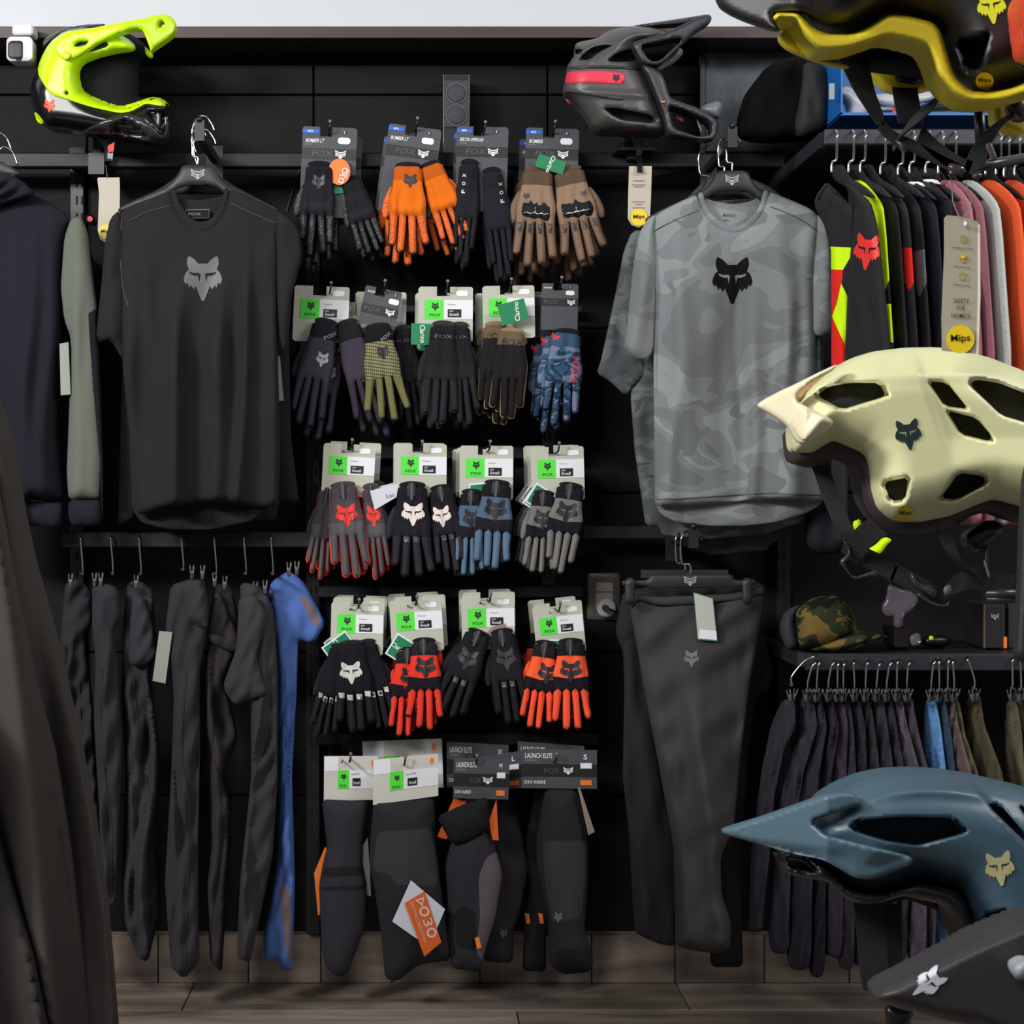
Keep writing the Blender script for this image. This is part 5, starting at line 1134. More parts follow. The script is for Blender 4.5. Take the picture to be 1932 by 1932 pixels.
# ---- shorts rack
zs = lambda p: Z(1400, 1020, 3.577, p)
CC = lambda h: cloth('sh_'+h, h)
SH = [ # x left, x right at hem, colour, label, hook x, hook y, clip x
 (1440, 1412, 1456, 1780, '2c2a33', 'charcoal shorts hanging at the tilted hook, leftmost of the shorts rack', 1534, 1236, 1494),
 (1500, 1450, 1490, 1800, '302c38', 'violet-black shorts, second from the left on the shorts rack', 1538, 1248, 1524),
 (1535, 1484, 1530, 1830, '2b2731', 'black shorts with a drooping tie, third from the left', 1546, 1248, 1541),
 (1556, 1524, 1556, 1845, '231f28', 'very dark shorts, fourth from the left on the shorts rack', 1573, 1248, 1563),
 (1576, 1548, 1590, 1810, '332d39', 'dusky violet shorts, fifth from the left on the shorts rack', 1582, 1250, 1580),
 (1596, 1578, 1612, 1832, '2b2832', 'charcoal shorts on the coppery hook, sixth from the left', 1593, 1250, 1591),
 (1616, 1604, 1634, 1825, '252229', 'black shorts, seventh from the left on the shorts rack', 1611, 1248, 1612),
 (1640, 1628, 1662, 1820, '2c2930', 'dark grey shorts, eighth from the left, above the blue helmet', 1637, 1248, 1633),
 (1664, 1656, 1690, 1815, '2e2b33', 'charcoal shorts, ninth from the left on the shorts rack', 1660, 1250, 1654),
 (1690, 1684, 1712, 1812, '28252c', 'dark shorts just left of the pale-pocket grey pair', 1682, 1248, 1673),
 (1716, 1712, 1748, 1830, '49434f', 'mid-grey shorts with a dark square patch', 1694, 1246, 1692),
 (1742, 1746, 1764, 1830, '3c3740', 'grey shorts directly right of the dark-patched pair', 1716, 1248, 1711),
 (1757, 1754, 1786, 1805, '5481b0', 'light blue shorts on the shorts rack', 1764, 1246, 1757),
 (1780, 1790, 1806, 1800, '2a3a4a', 'dark teal shorts half hidden by the light blue pair', 1772, 1246, 1772),
 (1800, 1800, 1845, 1800, '5a4a4b', 'mauve brown shorts right of the light blue pair', 1790, 1244, 1788),
 (1828, 1838, 1862, 1800, '4b4a36', 'olive shorts right of the mauve brown pair', 1798, 1246, 1800),
 (1852, 1858, 1908, 1800, '45412f', 'wide dark olive shorts near the right edge', 1825, 1242, 1838),
 (1893, 1898, 1930, 1800, '57533f', 'khaki shorts at the right edge of the frame', 1911, 1242, 1910),
 (1912, 1925, 1950, 1800, '4c4a3c', 'grey-khaki shorts cut off by the right edge of the frame', 1926, 1244, 1926)]
for i, (xt, xl, xr, yb, c, lab, hx_, hy, cx) in enumerate(SH):
    R_ = random.Random(i*3+1)
    o = .44
    kx = .0022; m = (lambda cx_: lambda x, y, z=0.: P(x, y, o+kx*(x-cx_)+z))(cx)
    t = T('shorts', lab, 'shorts', m(cx, 1330), 'shorts on the right rack')
    y0 = 1308+R_.uniform(0, 14); w0 = 9+R_.uniform(0, 3); xm = (xl+xr)/2
    if i == 0: q = [(1478, 1318), (1500, 1322), (1502, 1370), (1478, 1420), (1462, 1500), (1452, 1620), (1438, 1758), (1413, 1758), (1418, 1600), (1440, 1440), (1455, 1370)]
    else: q = [(cx-w0, y0), (cx+w0, y0), (cx+w0+10, y0+60), (cx+(xr-cx)*.6+12, y0+150), (xr+3+R_.uniform(-4, 5), y0+300), (xr, yb-20), (xr-6, yb), (xl+6, yb-R_.uniform(0, 12)), (xl, yb-30), (cx+(xl-cx)*.7-5, y0+200), (cx-w0-6+R_.uniform(-6, 2), y0+80)]
    s = inflate('legs', q, m, [CC(c), mat('sh_patch', '221f26', .9)], t, h=.017, hb=.016, w=9, st=6, smooth=1, fold=folds(400+i, .014, 18, .03, .8), regs=[dict(p=zs([(1155, 1165), (1205, 1160), (1210, 1225), (1158, 1228)]), m=1)] if i == 10 else [])
    h_ = hang_clips('clip hanger of the '+lab.split(',')[0], hx_, hy, .455, [(cx-6, 1306, .49, -12, .9), (cx+7, 1304, .48, 14, .9)], 'clip hangers on the shorts rail', tail=46, lean=cx-hx_, r=.0026)
# ---- things on the lower shelf
t = T('cap', 'woodland camouflage cap with a grey mesh back on the lower shelf', 'cap', P(1560, 1230, .38))
CW = cloth('camo_wood', '2c3320', kind='camo', rgb2='6e5a30', rgb3='14130f', sc=10)
inflate('crown', zs([(352, 505), (372, 460), (420, 430), (480, 390), (540, 372), (640, 372), (715, 425), (755, 500), (778, 600), (850, 640), (700, 690), (560, 735), (450, 738), (382, 725)]), PM(.36), CW, t, h=.075, hb=.06, w=40, st=7, smooth=2)
inflate('mesh_back', zs([(258, 575), (290, 490), (345, 450), (410, 428), (375, 470), (355, 520), (385, 730), (310, 742), (275, 660)]), PM(.35), mat('cap_mesh', '33343b', .9, bump=1., bs=600), t, h=.06, w=26, st=7, smooth=1)
inflate('brim', zs([(560, 700), (700, 640), (800, 602), (900, 628), (988, 640), (985, 655), (930, 665), (850, 700), (760, 735), (600, 745), (450, 740)]), PM(.40), CW, t, h=.05, hb=.05, w=30, st=7, smooth=1)
t = T('trophy', 'clear animal-head trophy on a dark block on the lower shelf', 'trophy', P(1700, 1235, .3))
gls = mat('clear_acrylic', 'cdbfcf', .08, trans=.85)
inflate('clear_head', zs([(985, 290), (1040, 310), (1080, 330), (1150, 330), (1190, 380), (1185, 420), (1150, 470), (1110, 490), (1090, 520), (1085, 590), (1025, 592), (1025, 500), (990, 515), (950, 490), (945, 440), (975, 390)]), PM(.3), gls, t, h=.012, hb=.012, w=5, st=5, smooth=1)
pbox('base_block', *zs([(1030, 592)])[0], *zs([(1140, 725)])[0], .24, .33, mat('trophy_base', '1b1516', .35), t)
inflate('glass_wedge', zs([(1130, 640), (1200, 618), (1210, 700), (1140, 710)]), PM(.34), gls, t, h=.01, st=6)
t = T('goggles', 'dark goggles with a small neon dot beside the trophy', 'goggles', P(1760, 1225, .3))
inflate('frame', zs([(1215, 650), (1300, 630), (1400, 640), (1420, 690), (1360, 725), (1250, 720), (1215, 700)]), PM(.3), BLK2, t, h=.03, st=7, smooth=1)
inflate('neon_dot', zs(circ(1277, 658, 16)), PM(.335), NE, t, h=.004, st=5, smooth=0)
for i, (a, b, c, l) in enumerate(((1640, 1780, '19161a', 'black shoe box with a white logo at the right end of the lower shelf'), (1795, 1865, '2c2b33', 'grey box behind the black logo box on the lower shelf'))):
    t = T('box', l, 'box', P(zs([(a, 730)])[0][0], 1225, .3))
    x0, y0 = zs([(a, 430-i*20)])[0]; x1, y1 = zs([(b, 727)])[0]
    pbox('carton', x0, y0, x1, y1, .2, .33-.03*i, mat('carton%d' % i, c, .6), t)
    if i == 0:
        logo('logo', Fr(*zs([(1707, 510)])[0]), 0, 0, 16, flat(PM(.332)), mat('logo_grey', ''), t); pbox('edge_strip', x0-2, y0, x0+1, y1, .326, .332, mat('strip_tan', '5a4632', .7), t, b=0); pbox('orange_strip', *zs([(1768, 650)])[0], *zs([(1788, 725)])[0], .3, .334, mat('tag_orange', ''), t, b=0)
# dark shirt and bag shapes hanging between the camouflage T-shirt and cap
t = T('jacket', 'grey-black jacket hem hanging below the jersey rack', 'jacket', P(1570, 980, .3))
inflate('body', Z(1400, 1020, 3.577, [(430, -330), (640, -330), (700, -150), (720, 40), (660, 90), (520, 92), (440, 40), (430, -100)]), PM(.3), cloth('jk_slate', '1c1f26'), t, h=.04, w=24, st=9, fold=folds(9, .008, 50), smooth=1)
# ================================================================ helmets
def mark(t, c, r, off, s_='Mips', name='round_badge', kx=1, surf=None, lift=.0015):
    f = surf or flat(PM(off)); Y = mat('badge_yellow', 'e8c916', .45)
    d = decal(name, [circ(c[0], c[1], r*kx, r)], f, Y, t, lift, st=6)
    text('lettering', s_, Fr(c[0]-r*kx*.68, c[1]-r*.32, -2, 1), 0, 0, r*.62, f, mat('ink', '1c1a14', .5), d if d.parent is None or d.parent.parent is None else t, wd=r*1.36*kx, lift=lift+.0012)
def htag(t, q, off, badge, r, lines=(), bend=None):
    m = PM(off); plate('hang_tag', q, m, mat('tag_beige', 'b3ad9c', .6), t, th=.0015)
    mark(t, badge, r, off+.001)
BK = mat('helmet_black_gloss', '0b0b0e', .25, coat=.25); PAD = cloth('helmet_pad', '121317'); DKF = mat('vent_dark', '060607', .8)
class vm:
    def __init__(s, xa, oa, xb, ob): s.a = (xa, oa, xb, ob)
    def off(s, X): xa, oa, xb, ob = s.a; return oa+(ob-oa)*np.clip((X-xa)/(xb-xa), 0, 1)
    def __call__(s, x, y, z=0.):
        xa, oa, xb, ob = s.a; return P(x, y, oa+(ob-oa)*min(1, max(0, (x-xa)/(xb-xa)))+z)
# ---------- neon full-face helmet
zn = lambda p: Z(0, 0, 3.45, p)
t = T('full_face_helmet', 'neon yellow and black full-face bike helmet at the upper left', 'helmet', P(190, 270, .25))
o = .27
base = [(275, 330), (285, 262), (340, 222), (430, 185), (560, 160), (700, 165), (860, 225), (960, 300), (965, 380), (900, 420), (905, 560), (900, 640), (1000, 640), (1100, 700), (1108, 800), (1100, 900), (1060, 925), (900, 905), (640, 870), (430, 842), (300, 835), (232, 740), (197, 640), (193, 560), (235, 470), (262, 385)]
s0 = inflate('inner_liner', zn(base), PM(o-.05), PAD, t, h=.06, hb=.04, w=60, st=9, smooth=1)
shell = [(240, 470), (193, 560), (197, 640), (228, 745), (290, 832), (430, 848), (640, 878), (860, 905), (1005, 938), (1070, 943), (1102, 905), (1110, 790), (1108, 690), (1060, 642), (985, 632), (870, 690), (790, 702), (660, 660), (580, 615), (540, 585), (518, 480), (545, 425), (640, 385), (760, 352), (885, 335), (890, 300), (820, 240), (700, 200), (560, 175), (420, 195), (320, 270), (262, 385)]
s1 = inflate('shell', zn(shell), PM(o), BK, t, h=.075, hb=.14, w=34, st=6, smooth=1,
             regs=[dict(p=zn([(745, 812), (832, 775), (955, 885), (925, 893), (742, 862)]), push=-.02, gap=1.25), dict(p=zn([(945, 720), (1075, 725), (1075, 830), (1050, 860)]), push=-.02, gap=1.2)])
NEO = NEON
pan = [(240, 470), (262, 385), (318, 280), (420, 205), (560, 188), (700, 195), (800, 232), (860, 272), (884, 300), (880, 335), (760, 352), (640, 380), (545, 420), (515, 478), (538, 588), (600, 620), (700, 660), (790, 690), (870, 670), (985, 630), (1060, 640), (1110, 690), (1060, 694), (950, 672), (920, 690), (850, 728), (780, 738), (600, 700), (440, 650), (335, 618), (290, 560)]
s2 = inflate('side_panel', zn(pan), None, [NEO, DKF], t, h=.006, hb=.003, w=2.5, st=6, smooth=1, host=s1,
             regs=[dict(p=zn([(520, 352), (640, 285), (680, 266), (708, 302), (600, 335)]), push=-.03, gap=1.15, m=1), dict(p=zn([(472, 302), (510, 264), (590, 260), (545, 306)]), push=-.03, gap=1.2, m=1), dict(p=zn(circ(433, 606, 13)), push=-.015, gap=1.1, m=1)])
vis = [(350, 300), (380, 250), (440, 205), (600, 182), (760, 150), (960, 115), (1000, 98), (1090, 92), (1143, 132), (1142, 195), (1110, 240), (990, 320), (985, 345), (960, 270), (930, 195), (880, 182), (760, 218), (620, 290), (500, 372), (430, 396), (370, 362)]
s3 = inflate('visor', zn(vis), vm(235, o+.085, 325, o+.03), NEO, t, h=.008, hb=.04, w=4, st=6, over=(s2, o), smooth=1, holes=[zn([(1032, 145), (1050, 130), (1076, 152), (1060, 176), (1030, 180)]), zn([(472, 302), (510, 264), (585, 260), (545, 306)])])
inflate('visor_screw', zn(circ(430, 358, 28)), PM(o+.097), NEO, t, h=.003, st=4, smooth=0)
inflate('brow_edge', zn([(940, 300), (965, 320), (998, 350), (992, 385), (960, 372), (940, 345)]), PM(o-.03), NEO, t, h=.02, st=6)
inflate('top_spoiler', zn([(275, 335), (278, 262), (335, 222), (430, 182), (560, 158), (700, 155), (640, 180), (430, 205), (330, 275)]), PM(o-.03), mat('grey_gloss', '3a383b', .3), t, h=.05, w=18, st=7)
chin = [(520, 862), (640, 800), (760, 745), (860, 742), (950, 782), (1045, 882), (1072, 880), (1088, 790), (1108, 790), (1104, 905), (1070, 943), (1005, 938), (860, 905), (640, 878)]
inflate('chin_guard', zn(chin), None, mat('chin_gloss', '2d2a2d', .3, coat=.3), t, host=s1, h=.007, hb=.003, w=3, st=6, holes=[zn([(740, 855), (750, 815), (832, 778), (958, 885), (925, 895)])])
inflate('rear_flash', zn([(222, 730), (240, 735), (290, 800), (270, 812), (240, 790)]), None, NEO, t, h=.004, st=5, host=s1)
head('emblem', Fr(*zn([(323, 645)])[0], 2), 0, 0, 21, s1, mat('emb_fluo', 'ff4a1c', .5), t, .001)
put('strap', *ribbon(arc3([P(*zn([(640, 880)])[0], o), P(*zn([(700, 960)])[0], o+.02), P(*zn([(705, 1050)])[0], o+.03)]), (.008, 0, 0)), BLK2, t)
plate('strap_clip', zn([(700, 950), (745, 925), (740, 985), (705, 992)]), PM(o+.035), REDP, t, th=.004)
plate('strap_clip', zn([(700, 995), (738, 985), (730, 1050), (700, 1040)]), PM(o+.03), GRYP, t, th=.004)
t = T('helmet_stand', 'black post carrying the neon full-face helmet on the rail', 'stand', P(178, 290, .16))
put('post', *boxv(P(170, 0, .2)[0], P(186, 0, .2)[0], -.17, -.12, P(0, 302, .17)[2], P(0, 200, .17)[2]), BLK, t)
put('clamp', *boxv(P(163, 0, .2)[0], P(193, 0, .2)[0], -.18, -.09, P(0, 330, .17)[2], P(0, 290, .17)[2]), BLK, t)
t = T('swing_tag', 'beige swing tag with a yellow badge between the hoodie and black T-shirt', 'tag', P(205, 340, .28), 'swing tags')
q = zn([(634, 1165), (640, 1155), (778, 1155), (780, 1220), (778, 1480), (740, 1560), (690, 1582), (650, 1555), (636, 1500), (645, 1260)])
htag(t, q, .28, zn([(688, 1508)])[0], 13.5)
put('loop', *tube([P(*zn([(700, 1160)])[0], .281), P(*zn([(690, 1075)])[0], .281)], .0008, 4), BLK2, t)
inflate('security_tag', zn(circ(585, 1425, 30)), PM(.1), BLK2, T('security_tag', 'round black security tag with a red dot by the upright', 'tag', P(170, 413, .03)), h=.02, hb=.07, st=5, smooth=0)
plate('red_dot', zn(circ(585, 1425, 18)), PM(.122), REDP, bpy.data.objects['security_tag'] if False else [o_ for o_ in COL.objects if o_.get('label', '').startswith('round black security')][0], th=.001)
# ---------- dark matte full-face helmet
zd = lambda p: Z(1020, 0, 4.025, p)
MG = mat('matte_grey', '4a4948', .42); MG2 = mat('matte_charcoal', '2f2e33', .45)
t = T('full_face_helmet', 'matte grey full-face bike helmet with a red stripe on the rail', 'helmet', P(1210, 270, .25))
o = .27
inflate('inner_liner', zd([(300, 340), (560, 225), (850, 240), (1060, 350), (1060, 420), (900, 520), (940, 800), (940, 1000), (500, 985), (330, 850), (230, 700), (230, 480)]), PM(o-.05), PAD, t, h=.06, hb=.04, w=50, st=10)
shl = [(198, 515), (215, 480), (262, 412), (256, 350), (280, 320), (430, 292), (500, 240), (600, 210), (720, 195), (880, 212), (1000, 250), (860, 300), (700, 345), (735, 430), (780, 500), (830, 600), (880, 730), (935, 860), (972, 1022), (800, 1015), (600, 1005), (470, 1002), (400, 965), (350, 880), (250, 745), (163, 702), (178, 640), (187, 590)]
dent = lambda X, Y: -.018*np.exp(-((Y-(174+(X-1060)*.05))/9.)**2)*0+.010*np.exp(-((Y-(171+(X-1060)*.06))/5.)**2)
s1 = inflate('shell', zd(shl), PM(o), [MG, DKF], t, h=.08, hb=.15, w=44, st=6, smooth=1, fold=dent,
             regs=[dict(p=zd([(285, 450), (385, 360), (480, 340), (545, 345), (440, 400), (370, 457)]), push=-.04, gap=1.12, m=1), dict(p=zd([(505, 458), (590, 395), (700, 378), (740, 465), (560, 470)]), push=-.04, gap=1.12, m=1),
                   dict(p=zd([(508, 822), (560, 815), (845, 872), (862, 938), (620, 912), (545, 872)]), push=-.045, gap=1.25, m=1), dict(p=zd([(262, 410), (270, 372), (330, 375), (290, 415)]), push=-.03, gap=1.05, m=1)])
ssr = inflate('red_stripe', zd([(187, 632), (192, 580), (210, 546), (400, 535), (560, 545), (635, 560), (640, 580), (630, 640), (520, 635), (400, 626), (215, 628)]), None, mat('stripe_red', 'e0304a', .5), t, h=.002, hb=.001, w=3, st=6, smooth=1, host=s1)
head('emblem', Fr(*zd([(575, 562)])[0], 1), 0, 0, 13, ssr, BLK2, t)
inflate('seam_lip', zd([(200, 520), (215, 500), (500, 495), (780, 505), (800, 540), (640, 522), (400, 516), (230, 525)]), None, MG2, t, h=.005, hb=.002, w=4, st=6, host=s1)
inflate('seam_lip', zd([(163, 702), (180, 685), (300, 690), (450, 712), (640, 745), (620, 762), (430, 738), (300, 715)]), None, MG, t, h=.006, hb=.002, w=4, st=6, host=s1)
vs_ = [(690, 330), (760, 300), (880, 270), (960, 245), (1060, 195), (1150, 150), (1270, 108), (1302, 130), (1290, 172), (1200, 222), (1120, 290), (980, 425), (905, 492), (820, 490), (768, 468), (730, 400)]
s3 = inflate('visor', zd(vs_), vm(1260, o+.085, 1340, o+.03), MG2, t, over=(s1, o), h=.008, hb=.05, w=4, st=6, holes=[zd([(752, 345), (1030, 288), (1078, 300), (905, 462), (828, 466)])])
inflate('visor_top', zd([(700, 195), (740, 188), (1130, 130), (1275, 106), (1300, 128), (1180, 165), (1060, 192), (830, 207)]), PM(o-.02), MG2, t, h=.05, hb=.05, w=14, st=7)
inflate('brow', zd([(1030, 345), (1085, 382), (1075, 420), (1000, 492), (872, 560), (850, 520), (940, 470), (1010, 400)]), PM(o+.02), mat('brow_grey', '5b5a63', .4), t, h=.03, hb=.06, w=16, st=6)
inflate('cheek_guard', zd([(765, 488), (830, 500), (905, 545), (940, 600), (975, 720), (1000, 752), (1200, 820), (1290, 872), (1355, 920), (1352, 1000), (1310, 1065), (1200, 1060), (972, 1022), (935, 860), (880, 730), (830, 600)]), vm(1260, o+.075, 1355, o+.02), MG2, t, over=(s1, o), h=.010, hb=.06, w=4.5, st=6,
        holes=[zd([(968, 805), (1060, 822), (1290, 922), (1302, 1020), (1200, 1040), (1010, 975)])])
inflate('nose_guard', zd([(1190, 822), (1340, 760), (1385, 788), (1382, 820), (1355, 915), (1280, 872)]), PM(o+.0), mat('nose_grey', '6a7079', .4), t, h=.03, hb=.06, w=14, st=6)
inflate('chin_strut', zd([(1180, 905), (1200, 910), (1235, 1010), (1215, 1015)]), PM(o+.02), mat('brow_grey', ''), t, h=.01, st=5)
inflate('strap_clip', zd([(1000, 860), (1050, 880), (1090, 900), (1080, 940), (1020, 900)]), PM(o+.03), mat('dull_red', '6a3038', .5), t, h=.01, st=5)
inflate('rivet', zd(circ(930, 773, 16, 14)), PM(o+.095), mat('copper', 'c98850', .3, metal=.8), t, h=.003, st=3, smooth=0)
inflate('rear_light', zd([(180, 745), (225, 750), (258, 800), (215, 800)]), None, mat('dull_red2', '581c22', .4), t, h=.004, st=4, host=s1)
decal('red_print', [zd([(592, 965), (695, 968), (712, 988), (605, 985)])], s1, mat('dull_red3', '8e2f2f', .5), t)
for a, b, c, w_ in (((690, 1040), (600, 1110), (550, 1165), .003), ((770, 1060), (760, 1120), (740, 1180), .006), ((700, 1040), (730, 1110), (755, 1170), .005), ((750, 1160), (750, 1240), (755, 1310), .006)):
    put('strap', *ribbon(arc3([P(*zd([a])[0], o+.02), P(*zd([b])[0], o+.04), P(*zd([c])[0], o+.05)]), (w_, 0, 0)), BLK2, t)
t = T('helmet_stand', 'black cradle carrying the matte grey full-face helmet on the rail', 'stand', P(1195, 290, .16))
put('post', *boxv(P(1186, 0, .2)[0], P(1204, 0, .2)[0], -.17, -.12, P(0, 300, .17)[2], P(0, 225, .17)[2]), BLK, t)
put('foot', *boxv(P(1160, 0, .2)[0], P(1235, 0, .2)[0], -.21, -.12, P(0, 290, .17)[2], P(0, 284, .17)[2]), BLK, t)
t = T('swing_tag', 'beige swing tag with a yellow badge below the matte grey helmet', 'tag', P(1207, 315, .3), 'swing tags')
q = zd([(672, 1262), (845, 1260), (838, 1500), (830, 1650), (800, 1700), (745, 1728), (690, 1708), (662, 1660), (664, 1500)])
htag(t, q, .31, zd([(747, 1650)])[0], 16)
f = flat(PM(.311)); INK = mat('ink_faint', '75715f', .6)
for i, (w_, y) in enumerate(((22, 1370), (26, 1400), (20, 1415), (24, 1530), (12, 1550), (24, 1575))):
    plate('small_print', [(zd([(745, y)])[0][0]-w_/2, zd([(0, y)])[0][1]), (zd([(745, y)])[0][0]+w_/2, zd([(0, y)])[0][1]), (zd([(745, y)])[0][0]+w_/2, zd([(0, y)])[0][1]+1), (zd([(745, y)])[0][0]-w_/2, zd([(0, y)])[0][1]+1)], PM(.3118), INK, t, th=.0004)
# ---------- the foreground helmets
def grow(p, k):
    cx = sum(x for x, y in p)/len(p); cy = sum(y for x, y in p)/len(p)
    return [(cx+(x-cx)*k, cy+(y-cy)*k) for x, y in p]
def fh(zf, lab, o, shell, shm, H=.105, vents=(), crease=None, w=110, st=7, rim=None, rimm=None, grp=None, rimo=None):
    t = T('bike_helmet', lab, 'helmet', P(*zf([(1200, 1000)])[0], o))
    s = inflate('shell', zf(shell), PM(o), [shm, DKF], t, h=H, hb=H*1.05, w=w, st=st, smooth=1, fold=crease,
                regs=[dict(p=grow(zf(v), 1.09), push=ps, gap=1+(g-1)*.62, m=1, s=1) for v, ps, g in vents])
    return t, s
# cream helmet
zc2 = lambda p: Z(1420, 640, 3.773, p)
CRM = mat('cream_matte', 'cfcf9f', .42, bump=.02, bs=900); DBR = mat('dark_brown_rubber', '31262a', .6)
shell = [(340, 450), (385, 370), (470, 290), (600, 190), (700, 135), (850, 88), (1080, 60), (1300, 56), (1500, 78), (1700, 135), (1932, 225), (2120, 340), (2260, 520), (2310, 750), (2260, 1000), (2150, 1180), (1980, 1225), (1860, 1190), (1710, 1150), (1600, 1188), (1400, 1272), (1200, 1312), (1020, 1312), (950, 1275), (872, 1205), (832, 1080), (815, 900), (780, 822), (600, 742), (560, 737), (425, 822), (315, 818), (277, 790), (262, 650), (300, 540)]
vents = [([(480, 402), (555, 342), (690, 316), (885, 318), (927, 395), (900, 412), (645, 490)], -.045, 1.3), ([(1262, 308), (1380, 315), (1522, 488), (1368, 468)], -.045, 1.3), ([(1398, 518), (1590, 566), (1688, 682), (1678, 718), (1488, 670)], -.045, 1.28),
         ([(1565, 330), (1602, 297), (1750, 318), (1960, 400), (2010, 600), (1770, 530)], -.05, 1.2), ([(940, 1022), (1102, 990), (1080, 1138), (985, 1145)], -.04, 1.5), ([(1352, 1125), (1470, 960), (1632, 980), (1645, 1032), (1460, 1132)], -.04, 1.35)]
def cr(X, Y):
    x = (X-1420)*3.773; y = (Y-640)*3.773
    r1 = np.clip((x-1180-(y-250)*.33)/60, 0, 1)*(np.clip((900-y)/200, 0, 1))       # step of the rear third
    r2 = .006*np.exp(-((y-(800-(x-900)*.04))/28)**2)*np.clip((x-950)/100, 0, 1)*np.clip((1430-x)/60, 0, 1)
    r3 = .008*np.exp(-((y-(250-(x-700)*.02))/60)**2)*np.clip((x-430)/200, 0, 1)*np.clip((1900-x)/300, 0, 1)
    r4 = .007*np.clip((y-(1330+(1400-x)*.9))/80, -1, 0)*0
    return -.008*r1+r3*.7
t, s = fh(zc2, 'cream half-shell bike helmet with a dark animal-head emblem, right foreground', 2.0, shell, CRM, .10, vents, cr, w=90, st=5.5)
rim = [(258, 640), (270, 800), (292, 882), (385, 908), (430, 920), (590, 850), (690, 882), (742, 925), (790, 1160), (852, 1272), (960, 1352), (1040, 1382), (1150, 1392), (1300, 1372), (1450, 1312), (1590, 1242), (1700, 1240), (1860, 1300), (2000, 1330), (2150, 1280), (2260, 1100), (2200, 900), (1800, 700), (1000, 700), (500, 560)]
inflate('rim', zc2(rim), PM(1.975), DBR, t, h=.05, hb=.07, w=18, st=8, smooth=1)
inflate('liner', zc2([(420, 700), (1000, 700), (1900, 800), (1900, 1250), (1600, 1200), (1200, 1340), (1000, 1330), (870, 1200), (800, 900), (600, 820), (430, 880)]), PM(1.93), PAD, t, h=.03, hb=.05, st=14)
visq = [(32, 470), (60, 440), (180, 375), (300, 320), (450, 245), (590, 180), (607, 186), (560, 232), (440, 292), (322, 380), (312, 440), (350, 462), (570, 570), (580, 600), (542, 648), (380, 738), (350, 744), (312, 730), (268, 650), (240, 610), (150, 548), (45, 488)]
VC = mat('cream_visor', 'dfd7b6', .4)
def vcr(X, Y):
    x = (X-1420)*3.773; y = (Y-640)*3.773
    return -.012*np.clip((y-(545-np.abs(x-270)*.25))/30, 0, 1)*np.clip((330-x)/60, 0, 1)+.008*np.clip((x-300)/40, 0, 1)*np.clip((y-480)/30, 0, 1)
s3 = inflate('visor', zc2(visq), vm(1432, 2.0, 1520, 2.085), VC, t, over=(s, 2.0), h=.013, hb=.012, w=6, st=6, smooth=1)
inflate('visor_facet', zc2([(322, 470), (350, 474), (560, 576), (566, 598), (535, 636), (378, 722), (352, 726), (318, 704), (262, 610), (272, 560)]), vm(1432, 2.0, 1520, 2.085), VC, t, over=(s, 2.006), h=.017, hb=.002, w=3, st=6, smooth=1)
inflate('visor_underside', zc2([(310, 440), (320, 378), (440, 290), (560, 232), (600, 190), (620, 230), (480, 330), (352, 452)]), PM(2.0), mat('visor_tan', '9a7a4a', .5), t, h=.03, st=7)
head('emblem', Fr(*zc2([(1092, 570)])[0], -8), 0, 0, 49, s, mat('emb_teal_gloss', '1c2b2c', .15, coat=.6), t, .0015)
mark(t, zc2([(1087, 1244)])[0], 16.5, 0, surf=s)
SB = mat('strap_black', '18181a', .7, bump=.4, bs=800)
def strap(t, pts, o, w_=(.009, 0, 0), nm='strap'):
    put(nm, *ribbon(arc3([P(x, y, o+d) for x, y, d in pts], 5), w_, .001), SB, t)
zp = lambda l, z_: [(*z_([(x, y)])[0], d) for x, y, d in l]
strap(t, zp([(480, 900, 0), (560, 1130, .01), (650, 1340, .02), (710, 1430, .02)], zc2), 1.98, (.010, 0, 0))
strap(t, zp([(900, 1330, .07), (800, 1400, .06), (720, 1500, .04), (690, 1560, .03)], zc2), 1.98, (.010, 0, -.009))
strap(t, zp([(1360, 1370, .05), (1420, 1520, .05), (1500, 1620, .04), (1570, 1680, .03)], zc2), 1.98, (.009, 0, -.004))
strap(t, zp([(1000, 1650, .03), (1150, 1740, .03), (1250, 1800, .03), (1340, 1840, .02)], zc2), 1.98, (.004, 0, .010))
strap(t, zp([(800, 1550, .03), (900, 1600, .03), (1010, 1680, .03)], zc2), 1.98, (.004, 0, .010))
strap(t, zp([(1340, 1840, .02), (1450, 1740, .02), (1600, 1700, .02), (1850, 1760, .0)], zc2), 1.98, (.004, 0, .013))
GB = mat('buckle_gloss', '3a3434', .2)
inflate('buckle', zc2([(640, 1430), (670, 1450), (700, 1500), (690, 1560), (650, 1600), (720, 1700), (830, 1660), (880, 1640), (900, 1660), (885, 1690), (820, 1685), (730, 1712), (700, 1690), (625, 1600), (620, 1580), (680, 1530), (680, 1490)]), PM(2.02), GB, t, h=.005, w=4, st=5)
inflate('buckle', zc2([(1120, 1650), (1160, 1690), (1200, 1740), (1290, 1760), (1318, 1800), (1300, 1840), (1270, 1830), (1160, 1760), (1130, 1720)]), PM(2.02), GB, t, h=.008, w=6, st=5)
inflate('buckle', zc2([(1170, 1800), (1300, 1880), (1380, 1890), (1400, 1850), (1402, 1890), (1385, 1905), (1290, 1900), (1180, 1830)]), PM(2.02), GB, t, h=.004, w=4, st=5)
inflate('strap_label', zc2([(1355, 1770), (1410, 1740), (1425, 1800), (1370, 1835)]), PM(2.02), mat('strap_lab', '55555c', .5), t, h=.003, st=5)
